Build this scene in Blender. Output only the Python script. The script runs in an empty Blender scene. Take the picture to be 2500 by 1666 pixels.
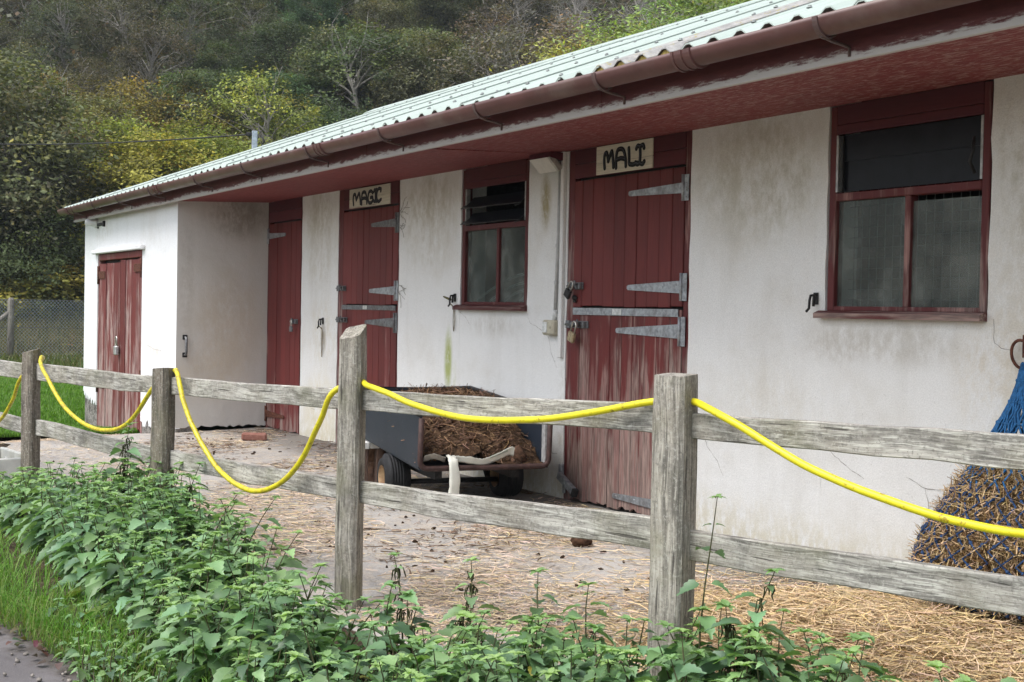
import bpy, bmesh, math, random
import numpy as np
from mathutils import Vector, Matrix

# ---------------------------------------------------------------- camera, light, exposure
SC = bpy.context.scene
COL = SC.collection
cam_d = bpy.data.cameras.new("camera"); cam = bpy.data.objects.new("camera", cam_d); COL.objects.link(cam)
EYE = 1.264                                    # lens height above the stable floor, metres
yaw = math.atan2(1811.0, 3100.0); pitch = math.radians(-1.294); roll = math.atan(0.019)
fw = Vector((-math.cos(yaw) * math.cos(pitch), math.sin(yaw) * math.cos(pitch), math.sin(pitch)))
rt = fw.cross(Vector((0, 0, 1))).normalized(); up = rt.cross(fw)
rt, up = math.cos(roll) * rt + math.sin(roll) * up, -math.sin(roll) * rt + math.cos(roll) * up
cam.matrix_world = Matrix(((rt.x, up.x, -fw.x, 0), (rt.y, up.y, -fw.y, 0), (rt.z, up.z, -fw.z, EYE), (0, 0, 0, 1)))
cam_d.sensor_width = 36.0; cam_d.lens = 47.43; cam_d.clip_start = 0.05; cam_d.clip_end = 600
SC.camera = cam

SUN_EL, SUN_DIR = math.radians(60), Vector((0.05, -1.0))        # an overcast sky, brightest behind the camera
world = bpy.data.worlds.new("World"); SC.world = world; world.use_nodes = True
wt = world.node_tree; wt.nodes.clear()
sky = wt.nodes.new("ShaderNodeTexSky"); sky.sky_type = 'NISHITA'; sky.sun_disc = False
sky.sun_elevation = SUN_EL; sky.sun_rotation = math.atan2(SUN_DIR.x, SUN_DIR.y)
sky.air_density = 1.0; sky.dust_density = 3.0; sky.ozone_density = 1.0
hs = wt.nodes.new("ShaderNodeHueSaturation"); hs.inputs['Saturation'].default_value = 0.48
bg = wt.nodes.new("ShaderNodeBackground"); bg.inputs['Strength'].default_value = 0.15
wo = wt.nodes.new("ShaderNodeOutputWorld")
wt.links.new(sky.outputs[0], hs.inputs['Color']); wt.links.new(hs.outputs[0], bg.inputs[0]); wt.links.new(bg.outputs[0], wo.inputs[0])
sd = bpy.data.lights.new("sun", 'SUN'); sun = bpy.data.objects.new("sun", sd); COL.objects.link(sun)
sd.energy = 1.25; sd.angle = math.radians(35); sd.color = (1.0, 0.99, 0.975)
hd = SUN_DIR.normalized() * math.cos(SUN_EL)
sun.rotation_euler = Vector((hd.x, hd.y, math.sin(SUN_EL))).to_track_quat('Z', 'Y').to_euler()
SC.view_settings.view_transform = 'Standard'; SC.view_settings.look = 'None'
SC.view_settings.exposure = 0.98; SC.view_settings.gamma = 1.0; SC.view_settings.use_curve_mapping = False
SC.render.engine = 'CYCLES'
SC.cycles.use_denoising = True; SC.cycles.max_bounces = 8; SC.cycles.diffuse_bounces = 4
SC.cycles.transparent_max_bounces = 12; SC.cycles.use_adaptive_sampling = True; SC.cycles.adaptive_threshold = 0.01

# ---------------------------------------------------------------- helpers
R = random.Random(11)
WP = {}                                        # world position of every object's origin

def tag(o, label=None, cat=None, group=None, kind=None):
    if label: o["label"] = label
    if cat: o["category"] = cat
    if group: o["group"] = group
    if kind: o["kind"] = kind
    return o

def thing(name, label, cat, loc=(0, 0, 0), rot=(0, 0, 0), group=None):
    o = bpy.data.objects.new(name, None); COL.objects.link(o); o.empty_display_size = 0.1
    o.location = loc; o.rotation_euler = rot; WP[o.name] = Vector(loc)
    return tag(o, label, cat, group)

class MB:
    """collects shapes for ONE mesh"""
    def __init__(s): s.v = []; s.f = []; s.sm = []
    def add(s, vs, fs, smooth=False):
        b = len(s.v); s.v += [tuple(v) for v in vs]; s.f += [tuple(b + i for i in f) for f in fs]; s.sm += [smooth] * len(fs)
    def box(s, c, size, rot=None, bev=0.0):
        x, y, z = (a / 2 for a in size); b = min(bev, x * .45, y * .45, z * .45)
        if b <= 0:
            vs = [(-x,-y,-z),(x,-y,-z),(x,y,-z),(-x,y,-z),(-x,-y,z),(x,-y,z),(x,y,z),(-x,y,z)]
            fs = [(0,3,2,1),(4,5,6,7),(0,1,5,4),(1,2,6,5),(2,3,7,6),(3,0,4,7)]
        else:
            vs = []; idx = {}
            for sx in (-1, 1):
                for sy in (-1, 1):
                    for sz in (-1, 1):
                        for k in range(3):
                            p = [sx * x, sy * y, sz * z]
                            for a, (sg, bb) in enumerate(((sx, b), (sy, b), (sz, b))):
                                if a != k: p[a] -= sg * bb
                            idx[(sx, sy, sz, k)] = len(vs); vs.append(tuple(p))
            fs = []
            S = (-1, 1)
            def q(*ks): fs.append(tuple(idx[k] for k in ks))
            for sg in S:
                q((sg,-1,-1,0),(sg,1,-1,0),(sg,1,1,0),(sg,-1,1,0)); q((-1,sg,-1,1),(1,sg,-1,1),(1,sg,1,1),(-1,sg,1,1)); q((-1,-1,sg,2),(1,-1,sg,2),(1,1,sg,2),(-1,1,sg,2))
                for sh in S:
                    q((sg,sh,-1,0),(sg,sh,1,0),(sg,sh,1,1),(sg,sh,-1,1)); q((sg,-1,sh,0),(sg,1,sh,0),(sg,1,sh,2),(sg,-1,sh,2)); q((-1,sg,sh,1),(1,sg,sh,1),(1,sg,sh,2),(-1,sg,sh,2))
                    for si in S: fs.append(tuple(idx[(sg, sh, si, k)] for k in range(3)))
        c = Vector(c)
        if rot is not None:
            m = rot if isinstance(rot, Matrix) else Matrix.Rotation(rot, 3, 'Z')
            vs = [m @ Vector(v) + c for v in vs]
        else: vs = [Vector(v) + c for v in vs]
        s.add(vs, fs); return s
    def span(s, x0, x1, y0, y1, z0, z1, bev=0.0):
        return s.box(((x0+x1)/2, (y0+y1)/2, (z0+z1)/2), (abs(x1-x0), abs(y1-y0), abs(z1-z0)), None, bev)
    def tube(s, pts, r, n=8, cap=True, smooth=True):
        pts = [Vector(p) for p in pts]; rs = r if isinstance(r, (list, tuple)) else [r] * len(pts)
        b = len(s.v); prev = None
        for i, p in enumerate(pts):
            t = (pts[min(i+1, len(pts)-1)] - pts[max(i-1, 0)]).normalized()
            if prev is None:
                a = t.cross(Vector((0, 0, 1)));
                if a.length < 1e-3: a = t.cross(Vector((1, 0, 0)))
            else: a = prev - t * prev.dot(t)
            a.normalize(); prev = a; bb = t.cross(a)
            for k in range(n):
                w = 2 * math.pi * k / n; s.v.append(tuple(p + (a * math.cos(w) + bb * math.sin(w)) * rs[i]))
        for i in range(len(pts) - 1):
            for k in range(n):
                k2 = (k + 1) % n; s.f.append((b+i*n+k, b+i*n+k2, b+(i+1)*n+k2, b+(i+1)*n+k)); s.sm.append(smooth)
        if cap:
            s.f.append(tuple(b + k for k in reversed(range(n)))); s.sm.append(False)
            s.f.append(tuple(b + (len(pts)-1)*n + k for k in range(n))); s.sm.append(False)
        return s
    def prism(s, outline, axis, d0, d1):
        """outline in the two remaining axes (in x,y,z order) extruded along axis"""
        n = len(outline); vs = []
        for d in (d0, d1):
            for a, b in outline:
                vs.append({'x': (d, a, b), 'y': (a, d, b), 'z': (a, b, d)}[axis])
        fs = [tuple(range(n)), tuple(range(2*n-1, n-1, -1))] + [(i, n+i, n+(i+1) % n, (i+1) % n) for i in range(n)]
        s.add(vs, fs); return s
    def lathe(s, prof, c, axis='z', n=24, smooth=True):
        b = len(s.v); c = Vector(c)
        for r, h in prof:
            for k in range(n):
                w = 2*math.pi*k/n; u, v = r*math.cos(w), r*math.sin(w)
                s.v.append(tuple(c + Vector({'z': (u, v, h), 'y': (u, h, v), 'x': (h, u, v)}[axis])))
        for i in range(len(prof)-1):
            for k in range(n):
                k2 = (k+1) % n; s.f.append((b+i*n+k, b+i*n+k2, b+(i+1)*n+k2, b+(i+1)*n+k)); s.sm.append(smooth)
        return s
    def blob(s, c, r, rng, amp=.25, n=8, m=6):
        prof = []; c = Vector(c); b = len(s.v)
        rr = r if isinstance(r, (tuple, list)) else (r, r, r)
        for i in range(m+1):
            th = math.pi*i/m
            for k in range(n):
                w = 2*math.pi*k/n; q = 1 + rng.uniform(-amp, amp)
                s.v.append((c.x + rr[0]*q*math.sin(th)*math.cos(w), c.y + rr[1]*q*math.sin(th)*math.sin(w), c.z + rr[2]*q*math.cos(th)))
        for i in range(m):
            for k in range(n):
                k2 = (k+1) % n; s.f.append((b+i*n+k, b+(i+1)*n+k, b+(i+1)*n+k2, b+i*n+k2)); s.sm.append(True)
        return s
    def mesh(s, name, origin=(0, 0, 0), fix=True):
        me = bpy.data.meshes.new(name); o = Vector(origin)
        me.from_pydata([tuple(Vector(v) - o) for v in s.v], [], s.f)
        me.polygons.foreach_set("use_smooth", s.sm)
        if fix:
            bm = bmesh.new(); bm.from_mesh(me); bmesh.ops.recalc_face_normals(bm, faces=bm.faces); bm.to_mesh(me); bm.free()
        me.update(); return me

def put(name, data, mat, parent=None, origin=None, rot=None):
    """link a mesh built in world coordinates (MB) or a ready mesh as one object"""
    pw = WP[parent.name] if parent else Vector((0, 0, 0))
    o_w = Vector(origin) if origin is not None else pw.copy()
    me = data.mesh(name, o_w) if isinstance(data, MB) else data
    if mat and not me.materials: me.materials.append(mat)
    o = bpy.data.objects.new(name, me); COL.objects.link(o); o.location = o_w - pw; WP[o.name] = o_w
    if parent: o.parent = parent
    if rot: o.rotation_euler = rot
    return o

def local(name, data, mat, parent, loc=(0, 0, 0), rot=None):
    """a part built in its parent's own (turned) coordinates"""
    me = data.mesh(name) if isinstance(data, MB) else data
    if mat and not me.materials: me.materials.append(mat)
    o = bpy.data.objects.new(name, me); COL.objects.link(o); o.parent = parent; o.location = loc
    if rot: o.rotation_euler = rot
    WP[o.name] = WP[parent.name] + Vector(loc)
    return o

def np_mesh(name, V, F, tint=None, smooth=False):
    """fast mesh from numpy arrays; F is (m,k)"""
    me = bpy.data.meshes.new(name); V = np.asarray(V, np.float32); F = np.asarray(F, np.int32)
    me.vertices.add(len(V)); me.vertices.foreach_set("co", V.ravel())
    m, k = F.shape; me.loops.add(m*k); me.loops.foreach_set("vertex_index", F.ravel())
    me.polygons.add(m); me.polygons.foreach_set("loop_start", np.arange(0, m*k, k, dtype=np.int32))
    me.polygons.foreach_set("use_smooth", np.full(m, smooth))
    me.update(calc_edges=True); me.validate()
    if tint is not None:
        a = me.attributes.new("tint", 'FLOAT_COLOR', 'POINT'); t = np.ones((len(V), 4), np.float32); t[:, :3] = tint
        a.data.foreach_set("color", t.ravel())
    return me

# ---------------------------------------------------------------- materials
class NT:
    def __init__(s, name):
        s.m = bpy.data.materials.new(name); s.m.use_nodes = True; s.t = s.m.node_tree; s.t.nodes.clear()
        s.out = s.t.nodes.new("ShaderNodeOutputMaterial")
        s.geo = s.n("ShaderNodeNewGeometry"); s.tc = s.n("ShaderNodeTexCoord"); s.oi = s.n("ShaderNodeObjectInfo")
        s.pos = s.geo.outputs['Position']; s.obj = s.tc.outputs['Object']; s.rnd = s.oi.outputs['Random']
    def n(s, t, **kw):
        nd = s.t.nodes.new(t)
        for k, v in kw.items(): setattr(nd, k, v)
        return nd
    def put(s, sock, v):
        if isinstance(v, bpy.types.NodeSocket): s.t.links.new(v, sock)
        elif v is not None:
            if isinstance(v, (tuple, list)) and len(v) == 3 and sock.type == 'RGBA': v = (*v, 1)
            sock.default_value = v
    def math(s, op, a, b=None, c=None, clamp=False):
        nd = s.n("ShaderNodeMath", operation=op, use_clamp=clamp); s.put(nd.inputs[0], a); s.put(nd.inputs[1], b)
        if c is not None: s.put(nd.inputs[2], c)
        return nd.outputs[0]
    def vmath(s, op, a, b=None):
        nd = s.n("ShaderNodeVectorMath", operation=op); s.put(nd.inputs[0], a); s.put(nd.inputs[1], b)
        return nd.outputs[1] if op in ('LENGTH', 'DISTANCE', 'DOT_PRODUCT') else nd.outputs[0]
    def map(s, vec, scale=(1, 1, 1), loc=(0, 0, 0), rot=(0, 0, 0)):
        nd = s.n("ShaderNodeMapping"); s.put(nd.inputs[0], vec); nd.inputs['Scale'].default_value = scale
        nd.inputs['Rotation'].default_value = rot; s.put(nd.inputs['Location'], loc); return nd.outputs[0]
    def off(s, vec, k=37.0):
        """shift a texture by the object's own random number"""
        c = s.n("ShaderNodeCombineXYZ"); r = s.math('MULTIPLY', s.rnd, k)
        for i in range(3): s.put(c.inputs[i], r)
        return s.vmath('ADD', vec, c.outputs[0])
    def noise(s, vec, scale, detail=4.0, rough=.55, dist=0.0):
        nd = s.n("ShaderNodeTexNoise"); s.put(nd.inputs['Vector'], vec); nd.inputs['Scale'].default_value = scale
        nd.inputs['Detail'].default_value = detail; nd.inputs['Roughness'].default_value = rough; nd.inputs['Distortion'].default_value = dist
        return nd.outputs[0]
    def voro(s, vec, scale, feature='F1'):
        nd = s.n("ShaderNodeTexVoronoi", feature=feature); s.put(nd.inputs['Vector'], vec); nd.inputs['Scale'].default_value = scale
        return nd.outputs[0]
    def step(s, v, a, b):
        nd = s.n("ShaderNodeMapRange", interpolation_type='SMOOTHSTEP'); s.put(nd.inputs[0], v); s.put(nd.inputs[1], a); s.put(nd.inputs[2], b)
        return nd.outputs[0]
    def lin(s, v, a, b, c=0.0, d=1.0):
        nd = s.n("ShaderNodeMapRange"); s.put(nd.inputs[0], v); s.put(nd.inputs[1], a); s.put(nd.inputs[2], b); s.put(nd.inputs[3], c); s.put(nd.inputs[4], d)
        return nd.outputs[0]
    def mix(s, f, a, b, mode='MIX'):
        nd = s.n("ShaderNodeMix", data_type='RGBA', blend_type=mode); s.put(nd.inputs[0], f); s.put(nd.inputs[6], a); s.put(nd.inputs[7], b)
        return nd.outputs[2]
    def mul(s, col, v):
        nd = s.n("ShaderNodeVectorMath", operation='SCALE'); s.put(nd.inputs[0], col); s.put(nd.inputs['Scale'], v); return nd.outputs[0]
    def xyz(s, vec):
        nd = s.n("ShaderNodeSeparateXYZ"); s.put(nd.inputs[0], vec); return nd.outputs
    def bump(s, h, strength=.4, dist=.01):
        nd = s.n("ShaderNodeBump"); nd.inputs['Strength'].default_value = strength; nd.inputs['Distance'].default_value = dist
        s.put(nd.inputs['Height'], h); return nd.outputs[0]
    def bsdf(s, col, rough=.8, normal=None, metal=0.0, spec=.3, **kw):
        nd = s.n("ShaderNodeBsdfPrincipled"); s.put(nd.inputs['Base Color'], col); s.put(nd.inputs['Roughness'], rough)
        s.put(nd.inputs['Metallic'], metal); s.put(nd.inputs['Specular IOR Level'], spec); s.put(nd.inputs['Normal'], normal)
        for k, v in kw.items(): s.put(nd.inputs[k], v)
        return nd.outputs[0]
    def done(s, sh): s.t.links.new(sh, s.out.inputs['Surface']); return s.m

def ellipse(N, p, cx, cz, rx, rz, ax=0):
    """soft spot on a wall, in metres"""
    x = N.math('DIVIDE', N.math('SUBTRACT', p[ax], cx), rx); z = N.math('DIVIDE', N.math('SUBTRACT', p[2], cz), rz)
    d = N.math('SQRT', N.math('ADD', N.math('MULTIPLY', x, x), N.math('MULTIPLY', z, z)))
    return N.step(d, 1.0, 0.25)

def plaster(name, spots, base=(.765, .765, .745), dirt=.5, ax=0, splash=True):
    N = NT(name); p = N.xyz(N.pos)
    streak = N.noise(N.map(N.pos, (1, 1, .16)), 5.0, 6, .62)
    cloud = N.noise(N.pos, 1.7, 5, .6)
    fine = N.noise(N.map(N.pos, (1, 1, .45)), 26.0, 6, .65)
    col = N.mix(N.math('MULTIPLY', N.step(streak, .45, .78), .55 * dirt), base, (.52, .50, .45))
    col = N.mix(N.math('MULTIPLY', N.step(cloud, .48, .75), .75 * dirt), col, (.52, .48, .40))
    flecks = N.step(N.noise(N.pos, 42, 5, .75), .60, .68)
    col = N.mix(N.math('MULTIPLY', flecks, N.math('MULTIPLY', N.step(fine, .45, .65), .7 * dirt + .12)), col, (.26, .245, .21))
    if splash:
        h = N.math('ADD', p[2], N.math('MULTIPLY', cloud, .35))
        col = N.mix(N.math('MULTIPLY', N.step(h, .52, .1), N.math('MULTIPLY', N.step(fine, .3, .62), .75)), col, (.52, .46, .30))
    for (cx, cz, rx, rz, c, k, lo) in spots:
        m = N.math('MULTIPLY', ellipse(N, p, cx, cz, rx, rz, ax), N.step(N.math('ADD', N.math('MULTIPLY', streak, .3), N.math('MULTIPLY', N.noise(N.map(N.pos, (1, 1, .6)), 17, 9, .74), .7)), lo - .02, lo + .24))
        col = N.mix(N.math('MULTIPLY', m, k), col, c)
    mot = N.noise(N.pos, 130, 4, .75); col = N.mul(col, N.lin(mot, .25, .75, .82, 1.10))
    b1 = N.noise(N.pos, 95, 5, .7); b2 = N.noise(N.pos, 7, 4, .5)
    nrm = N.bump(N.math('ADD', N.math('MULTIPLY', b1, .35), b2), .55, .012)
    return N.done(N.bsdf(col, .92, nrm, spec=.15))

def red_wood(name, z_bad, z_good, hi, lo, red=(.128, .025, .023), grey=(.27, .20, .175), axis='z', gloss=.55):
    """painted boards; paint worn through to grey wood, most below z_bad"""
    N = NT(name); p = N.xyz(N.pos)
    sc = {'z': (16, 16, 1.1), 'x': (1.1, 16, 16)}[axis]
    v = N.off(N.obj); g = N.noise(N.map(v, sc), 1.0, 6, .68, .6); pat = N.noise(N.map(v, (sc[0]*.35, sc[1]*.35, sc[2]*.35) if axis == 'x' else (4, 4, 1.6)), 1.0, 4, .6)
    fine = N.noise(N.map(v, tuple(a*6 for a in sc)), 1.0, 4, .6)
    k = N.lin(p[2], z_bad, z_good, hi, lo)
    w = N.math('ADD', N.math('ADD', N.math('MULTIPLY', g, .62), N.math('MULTIPLY', pat, .38)), k)
    w = N.math('ADD', w, N.math('MULTIPLY', N.math('SUBTRACT', N.rnd, .5), .09))
    worn = N.step(w, .47, .58)
    redv = N.mix(N.step(fine, .3, .7), red, tuple(a * 1.22 for a in red))
    redv = N.mix(N.math('MULTIPLY', N.step(pat, .4, .7), .5), redv, (red[0]*.72, red[1]*.85, red[2]*.9))
    greyv = N.mix(N.step(fine, .35, .68), tuple(a * .55 for a in grey), tuple(a * 1.2 for a in grey))
    greyv = N.mix(N.math('MULTIPLY', N.step(g, .5, .62), .45), greyv, (.30, .12, .11))
    col = N.mix(worn, redv, greyv)
    col = N.mul(col, N.lin(N.rnd, 0, 1, .84, 1.13))
    nrm = N.bump(N.math('ADD', N.math('MULTIPLY', fine, .6), N.math('MULTIPLY', worn, -.25)), .35, .006)
    return N.done(N.bsdf(col, N.lin(worn, 0, 1, gloss, .9), nrm, spec=.25))

def grey_wood(name, axis, base=(.36, .335, .30), green=.35):
    N = NT(name)
    sc = {'z': (34, 34, 1.7), 'x': (1.7, 34, 34)}[axis]
    v = N.off(N.obj)
    wv = N.n("ShaderNodeVectorMath", operation='ADD')                # grain that swirls a little, as round knots
    nz = N.n("ShaderNodeTexNoise"); N.put(nz.inputs['Vector'], v); nz.inputs['Scale'].default_value = 3.2; nz.inputs['Detail'].default_value = 2
    N.put(wv.inputs[0], v); N.put(wv.inputs[1], N.mul(N.vmath('SUBTRACT', nz.outputs['Color'], (.5, .5, .5)), .035))
    g = N.noise(N.map(wv.outputs[0], sc), 1.0, 7, .72); f = N.noise(N.map(wv.outputs[0], tuple(a*4.5 for a in sc)), 1.0, 4, .6)
    cl = N.noise(v, 4.5, 4, .6); blot = N.noise(N.map(v, (5, 9, 9) if axis == 'x' else (9, 9, 3)), 1.0, 4, .65)
    col = N.mix(N.step(g, .3, .68), tuple(a * .36 for a in base), tuple(a * 1.25 for a in base))
    col = N.mix(N.math('MULTIPLY', N.step(f, .52, .64), .75), col, tuple(min(.62, a * 1.6) for a in base))
    col = N.mix(N.math('MULTIPLY', N.step(f, .46, .34), .55), col, tuple(a * .28 for a in base))
    col = N.mix(N.math('MULTIPLY', N.step(cl, .44, .68), .45), col, (.20, .175, .135)); lich = N.noise(v, 70, 6, .75); col = N.mix(N.math('MULTIPLY', N.step(lich, .54, .62), .55), col, (.46, .45, .40)); col = N.mix(N.math('MULTIPLY', N.step(lich, .46, .38), .5), col, (.10, .095, .08))
    col = N.mix(N.math('MULTIPLY', N.step(blot, .52, .66), .5), col, (.09, .085, .075))
    col = N.mix(N.math('MULTIPLY', N.step(N.noise(N.vmath('ADD', v, (7, 3, 1)), 3.0, 4, .6), .46, .68), green), col, (.18, .185, .09))
    kn = N.voro(N.map(v, (3.1, 7, 7) if axis == 'x' else (7, 7, 3.1)), 1.0)
    col = N.mix(N.math('MULTIPLY', N.step(kn, .16, .07), .8), col, (.10, .085, .07))
    crack = N.step(N.noise(N.map(v, tuple(a*1.9 for a in sc)), 1.0, 3, .5), .66, .70)
    col = N.mix(N.math('MULTIPLY', crack, .75), col, (.05, .045, .04))
    nrm = N.bump(N.math('SUBTRACT', N.math('ADD', g, N.math('MULTIPLY', f, .5)), N.math('MULTIPLY', crack, .8)), .6, .006)
    return N.done(N.bsdf(col, .9, nrm, spec=.15))

def simple(name, col, rough=.6, metal=0.0, spec=.4, var=.25, scale=30, bump=.1, dirt=None, stretch=(1, 1, 1)):
    N = NT(name); v = N.off(N.obj); n = N.noise(N.map(v, stretch), scale, 5, .6); c = N.mix(N.step(n, .3, .7), tuple(a*(1-var) for a in col), tuple(a*(1+var) for a in col))
    if dirt:
        d = N.step(N.noise(v, scale*.35, 5, .65), .5 - dirt[1]*.12, .66); c = N.mix(N.math('MULTIPLY', d, dirt[1]), c, dirt[0])
    return N.done(N.bsdf(c, rough, N.bump(n, bump, .004) if bump else None, metal, spec))

def leafy(name, trans=.35, rough=.6, objcol=False, base=(.08, .11, .03), spec=.25):
    N = NT(name); a = N.n("ShaderNodeAttribute", attribute_name="tint")
    c = N.mix(1.0, a.outputs['Color'], N.oi.outputs['Color'] if objcol else base, 'MULTIPLY')
    d = N.bsdf(c, rough, spec=spec); t = N.n("ShaderNodeBsdfTranslucent"); N.put(t.inputs[0], N.mix(1.0, c, (1.15, 1.25, .6), 'MULTIPLY'))
    m = N.n("ShaderNodeMixShader"); m.inputs[0].default_value = trans; N.put(m.inputs[1], d); N.put(m.inputs[2], t.outputs[0])
    return N.done(m.outputs[0])

YW, YS, XS = 4.906, 3.95, -13.5                 # main wall face, shed front, shed return wall
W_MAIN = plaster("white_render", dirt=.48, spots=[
    (-9.385, .86, .09, .33, (.36, .40, .12), .95, .30), (-9.28, .72, .05, .2, (.45, .47, .22), .6, .42),
    (-11.95, .97, .10, .19, (.34, .30, .25), .85, .30), (-11.95, 1.0, .5, .5, (.58, .51, .36), .5, .40),
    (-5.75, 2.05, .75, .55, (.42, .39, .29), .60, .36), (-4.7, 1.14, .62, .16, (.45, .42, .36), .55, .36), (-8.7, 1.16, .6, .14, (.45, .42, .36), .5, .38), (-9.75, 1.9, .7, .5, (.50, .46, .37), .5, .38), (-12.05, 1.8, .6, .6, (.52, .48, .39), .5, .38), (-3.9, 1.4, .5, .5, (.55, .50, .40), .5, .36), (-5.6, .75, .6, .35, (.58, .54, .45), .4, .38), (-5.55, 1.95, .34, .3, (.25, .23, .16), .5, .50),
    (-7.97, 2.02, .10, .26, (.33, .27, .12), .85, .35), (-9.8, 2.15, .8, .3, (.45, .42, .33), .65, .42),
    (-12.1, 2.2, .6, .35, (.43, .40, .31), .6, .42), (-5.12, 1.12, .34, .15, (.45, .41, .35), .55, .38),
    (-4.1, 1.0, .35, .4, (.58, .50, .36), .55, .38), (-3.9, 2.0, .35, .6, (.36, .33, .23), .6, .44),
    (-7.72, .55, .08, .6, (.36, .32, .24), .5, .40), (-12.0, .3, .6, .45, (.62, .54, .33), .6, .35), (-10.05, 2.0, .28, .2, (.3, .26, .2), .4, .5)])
W_SHED = plaster("white_shed_render", [(-14.3, .75, .5, .15, (.62, .50, .36), .5, .4), (-16.6, 2.15, .7, .2, (.62, .60, .53), .6, .4)], base=(.83, .84, .85), dirt=.28, splash=False)
W_SIDE = plaster("shaded_side_render", [(4.5, 1.1, .55, .7, (.50, .42, .32), .6, .32), (4.3, .55, .6, .4, (.56, .47, .35), .5, .32), (4.6, 2.2, .5, .35, (.24, .21, .16), .7, .34), (4.05, 1.5, .12, .9, (.40, .37, .32), .5, .36)],
                 base=(.61, .59, .55), dirt=.75, ax=1, splash=False)  # greyer base than the lit front: side shade put into the colour, plus stains
RED_A = red_wood("red_paint_sound", 1.2, 1.7, -.11, -.22)
RED_B = red_wood("red_paint_worn", .0, 1.30, .17, -.045, grey=(.30, .215, .185))
RED_C = red_wood("red_paint_flaking", -.3, 1.9, .045, -.06, red=(.14, .032, .03), grey=(.36, .27, .245))
RED_D = red_wood("red_paint_scuffed", .0, 1.1, .05, -.17)
RED_F = red_wood("red_frame_paint", .0, 2.6, .03, -.09, red=(.092, .020, .020))
RED_X = red_wood("red_beam_paint", .0, 1.2, -.1, -.2, red=(.09, .018, .022), axis='x')
RED_SILL = red_wood("red_sill_paint", 1.2, 1.35, .03, .02, red=(.085, .02, .02), axis='x')
METAL = simple("galvanised_steel", (.36, .38, .40), .5, .55, .5, .25, 40, .1, ((.14, .13, .12), .5))
METAL_D = simple("dull_grey_steel", (.17, .175, .18), .55, .4, .4, .3, 40, .1, ((.07, .05, .04), .5))
IRON = simple("black_iron", (.025, .024, .024), .55, .3, .4, .4, 60, .15)
RUST = simple("rusted_iron", (.11, .045, .03), .85, .1, .2, .45, 50, .3)
BRASS = simple("worn_brass", (.40, .33, .21), .45, .6, .5, .3, 80, .1)

# ---------------------------------------------------------------- terrain
def lerp(a, b, t): return a + (b - a) * min(1, max(0, t))
def fence_y(x):
    P = [(-40, 1.2), (-12.9, 1.75), (-10.28, 1.94), (-7.69, 2.18), (-5.66, 2.47), (-3.89, 2.96), (-2.6, 3.24), (-2.0, 3.4), (1, 4.1)]
    for (x0, y0), (x1, y1) in zip(P, P[1:]):
        if x <= x1: return lerp(y0, y1, (x - x0) / (x1 - x0))
    return 4.1
def g(x, y):
    f = fence_y(x); t = (y - f) / (4.9 - f)
    zy = lerp(-.105, 0.0, t) if y >= f else lerp(-.105, -.2, (f - y) / max(.5, f - 1.2))
    left = min(.30, max(0, -13.4 - x) * .085); near = min(.14, max(0, -9 - x) * .055) * lerp(1, 0, (y - 1.6) / 2.2)
    return zy - max(left, near if x > -13.4 else left)
def path_edge(x): return max(1.03, 1.285 + .15*(x + 5.25))
def grid(xs, ys, dz=0.0, fn=g, name="sheet"):
    V = np.array([(x, y, fn(x, y) + dz) for y in ys for x in xs]); nx = len(xs)
    F = np.array([(j*nx+i, j*nx+i+1, (j+1)*nx+i+1, (j+1)*nx+i) for j in range(len(ys)-1) for i in range(nx-1)])
    return np_mesh(name, V, F, smooth=True)
def sheet(name, me, mat): return tag(put(name, me, mat), kind='structure')

# soil and rough grass, out past the trees
N = NT("meadow_soil"); c = N.mix(N.step(N.noise(N.pos, .6, 6, .65), .35, .65), (.055, .07, .022), (.10, .095, .04))
c = N.mix(N.step(N.noise(N.pos, 14, 4, .7), .45, .7), c, (.05, .042, .03))
M_SOIL = N.done(N.bsdf(c, .95, N.bump(N.noise(N.pos, 20, 5, .7), .6, .03), spec=.1))
far = lambda x, y: -.36 if -60 < x < 12 and -12 < y < 14 else -.40
sheet("ground", grid(np.r_[np.linspace(-260, -62, 12), np.linspace(-60, 12, 40), np.linspace(20, 160, 8)], np.r_[np.linspace(-160, -14, 10), np.linspace(-12, 14, 20), np.linspace(20, 160, 8)], 0, far, "ground"), M_SOIL)

N = NT("yard_concrete"); p = N.xyz(N.pos)
a = N.noise(N.pos, 2.1, 6, .65); b = N.noise(N.map(N.pos, (1, 1.6, 1)), 9, 6, .7); f = N.noise(N.pos, 130, 3, .7)
c = N.mix(N.step(a, .35, .68), (.295, .28, .262), (.41, .392, .368)); c = N.mix(N.math('MULTIPLY', N.step(b, .42, .62), .7), c, (.46, .39, .31))
c = N.mix(N.math('MULTIPLY', N.step(f, .52, .72), .6), c, (.40, .375, .35)); c = N.mix(N.math('MULTIPLY', N.step(f, .46, .30), .6), c, (.11, .10, .095))
gr = N.noise(N.pos, 48, 6, .8); c = N.mix(N.math('MULTIPLY', N.step(gr, .52, .66), .55), c, (.52, .47, .41)); c = N.mix(N.math('MULTIPLY', N.step(gr, .47, .34), .6), c, (.13, .115, .105))
darker = N.step(N.math('ADD', p[1], N.math('MULTIPLY', b, .8)), 4.55, 4.95)  # concrete tone drops toward the main wall
c = N.mix(N.math('MULTIPLY', darker, .6), c, (.10, .088, .078))
muck = N.step(N.noise(N.map(N.pos, (.8, 1.5, 1)), 2.6, 6, .72), .58, .70); c = N.mix(N.math('MULTIPLY', muck, .4), c, (.14, .10, .07))
M_YARD = N.done(N.bsdf(c, .9, N.bump(N.math('ADD', f, N.math('MULTIPLY', b, .3)), .5, .006), spec=.2))
xs = np.arange(-13.9, .6, .2)
V = []; F = []
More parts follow.
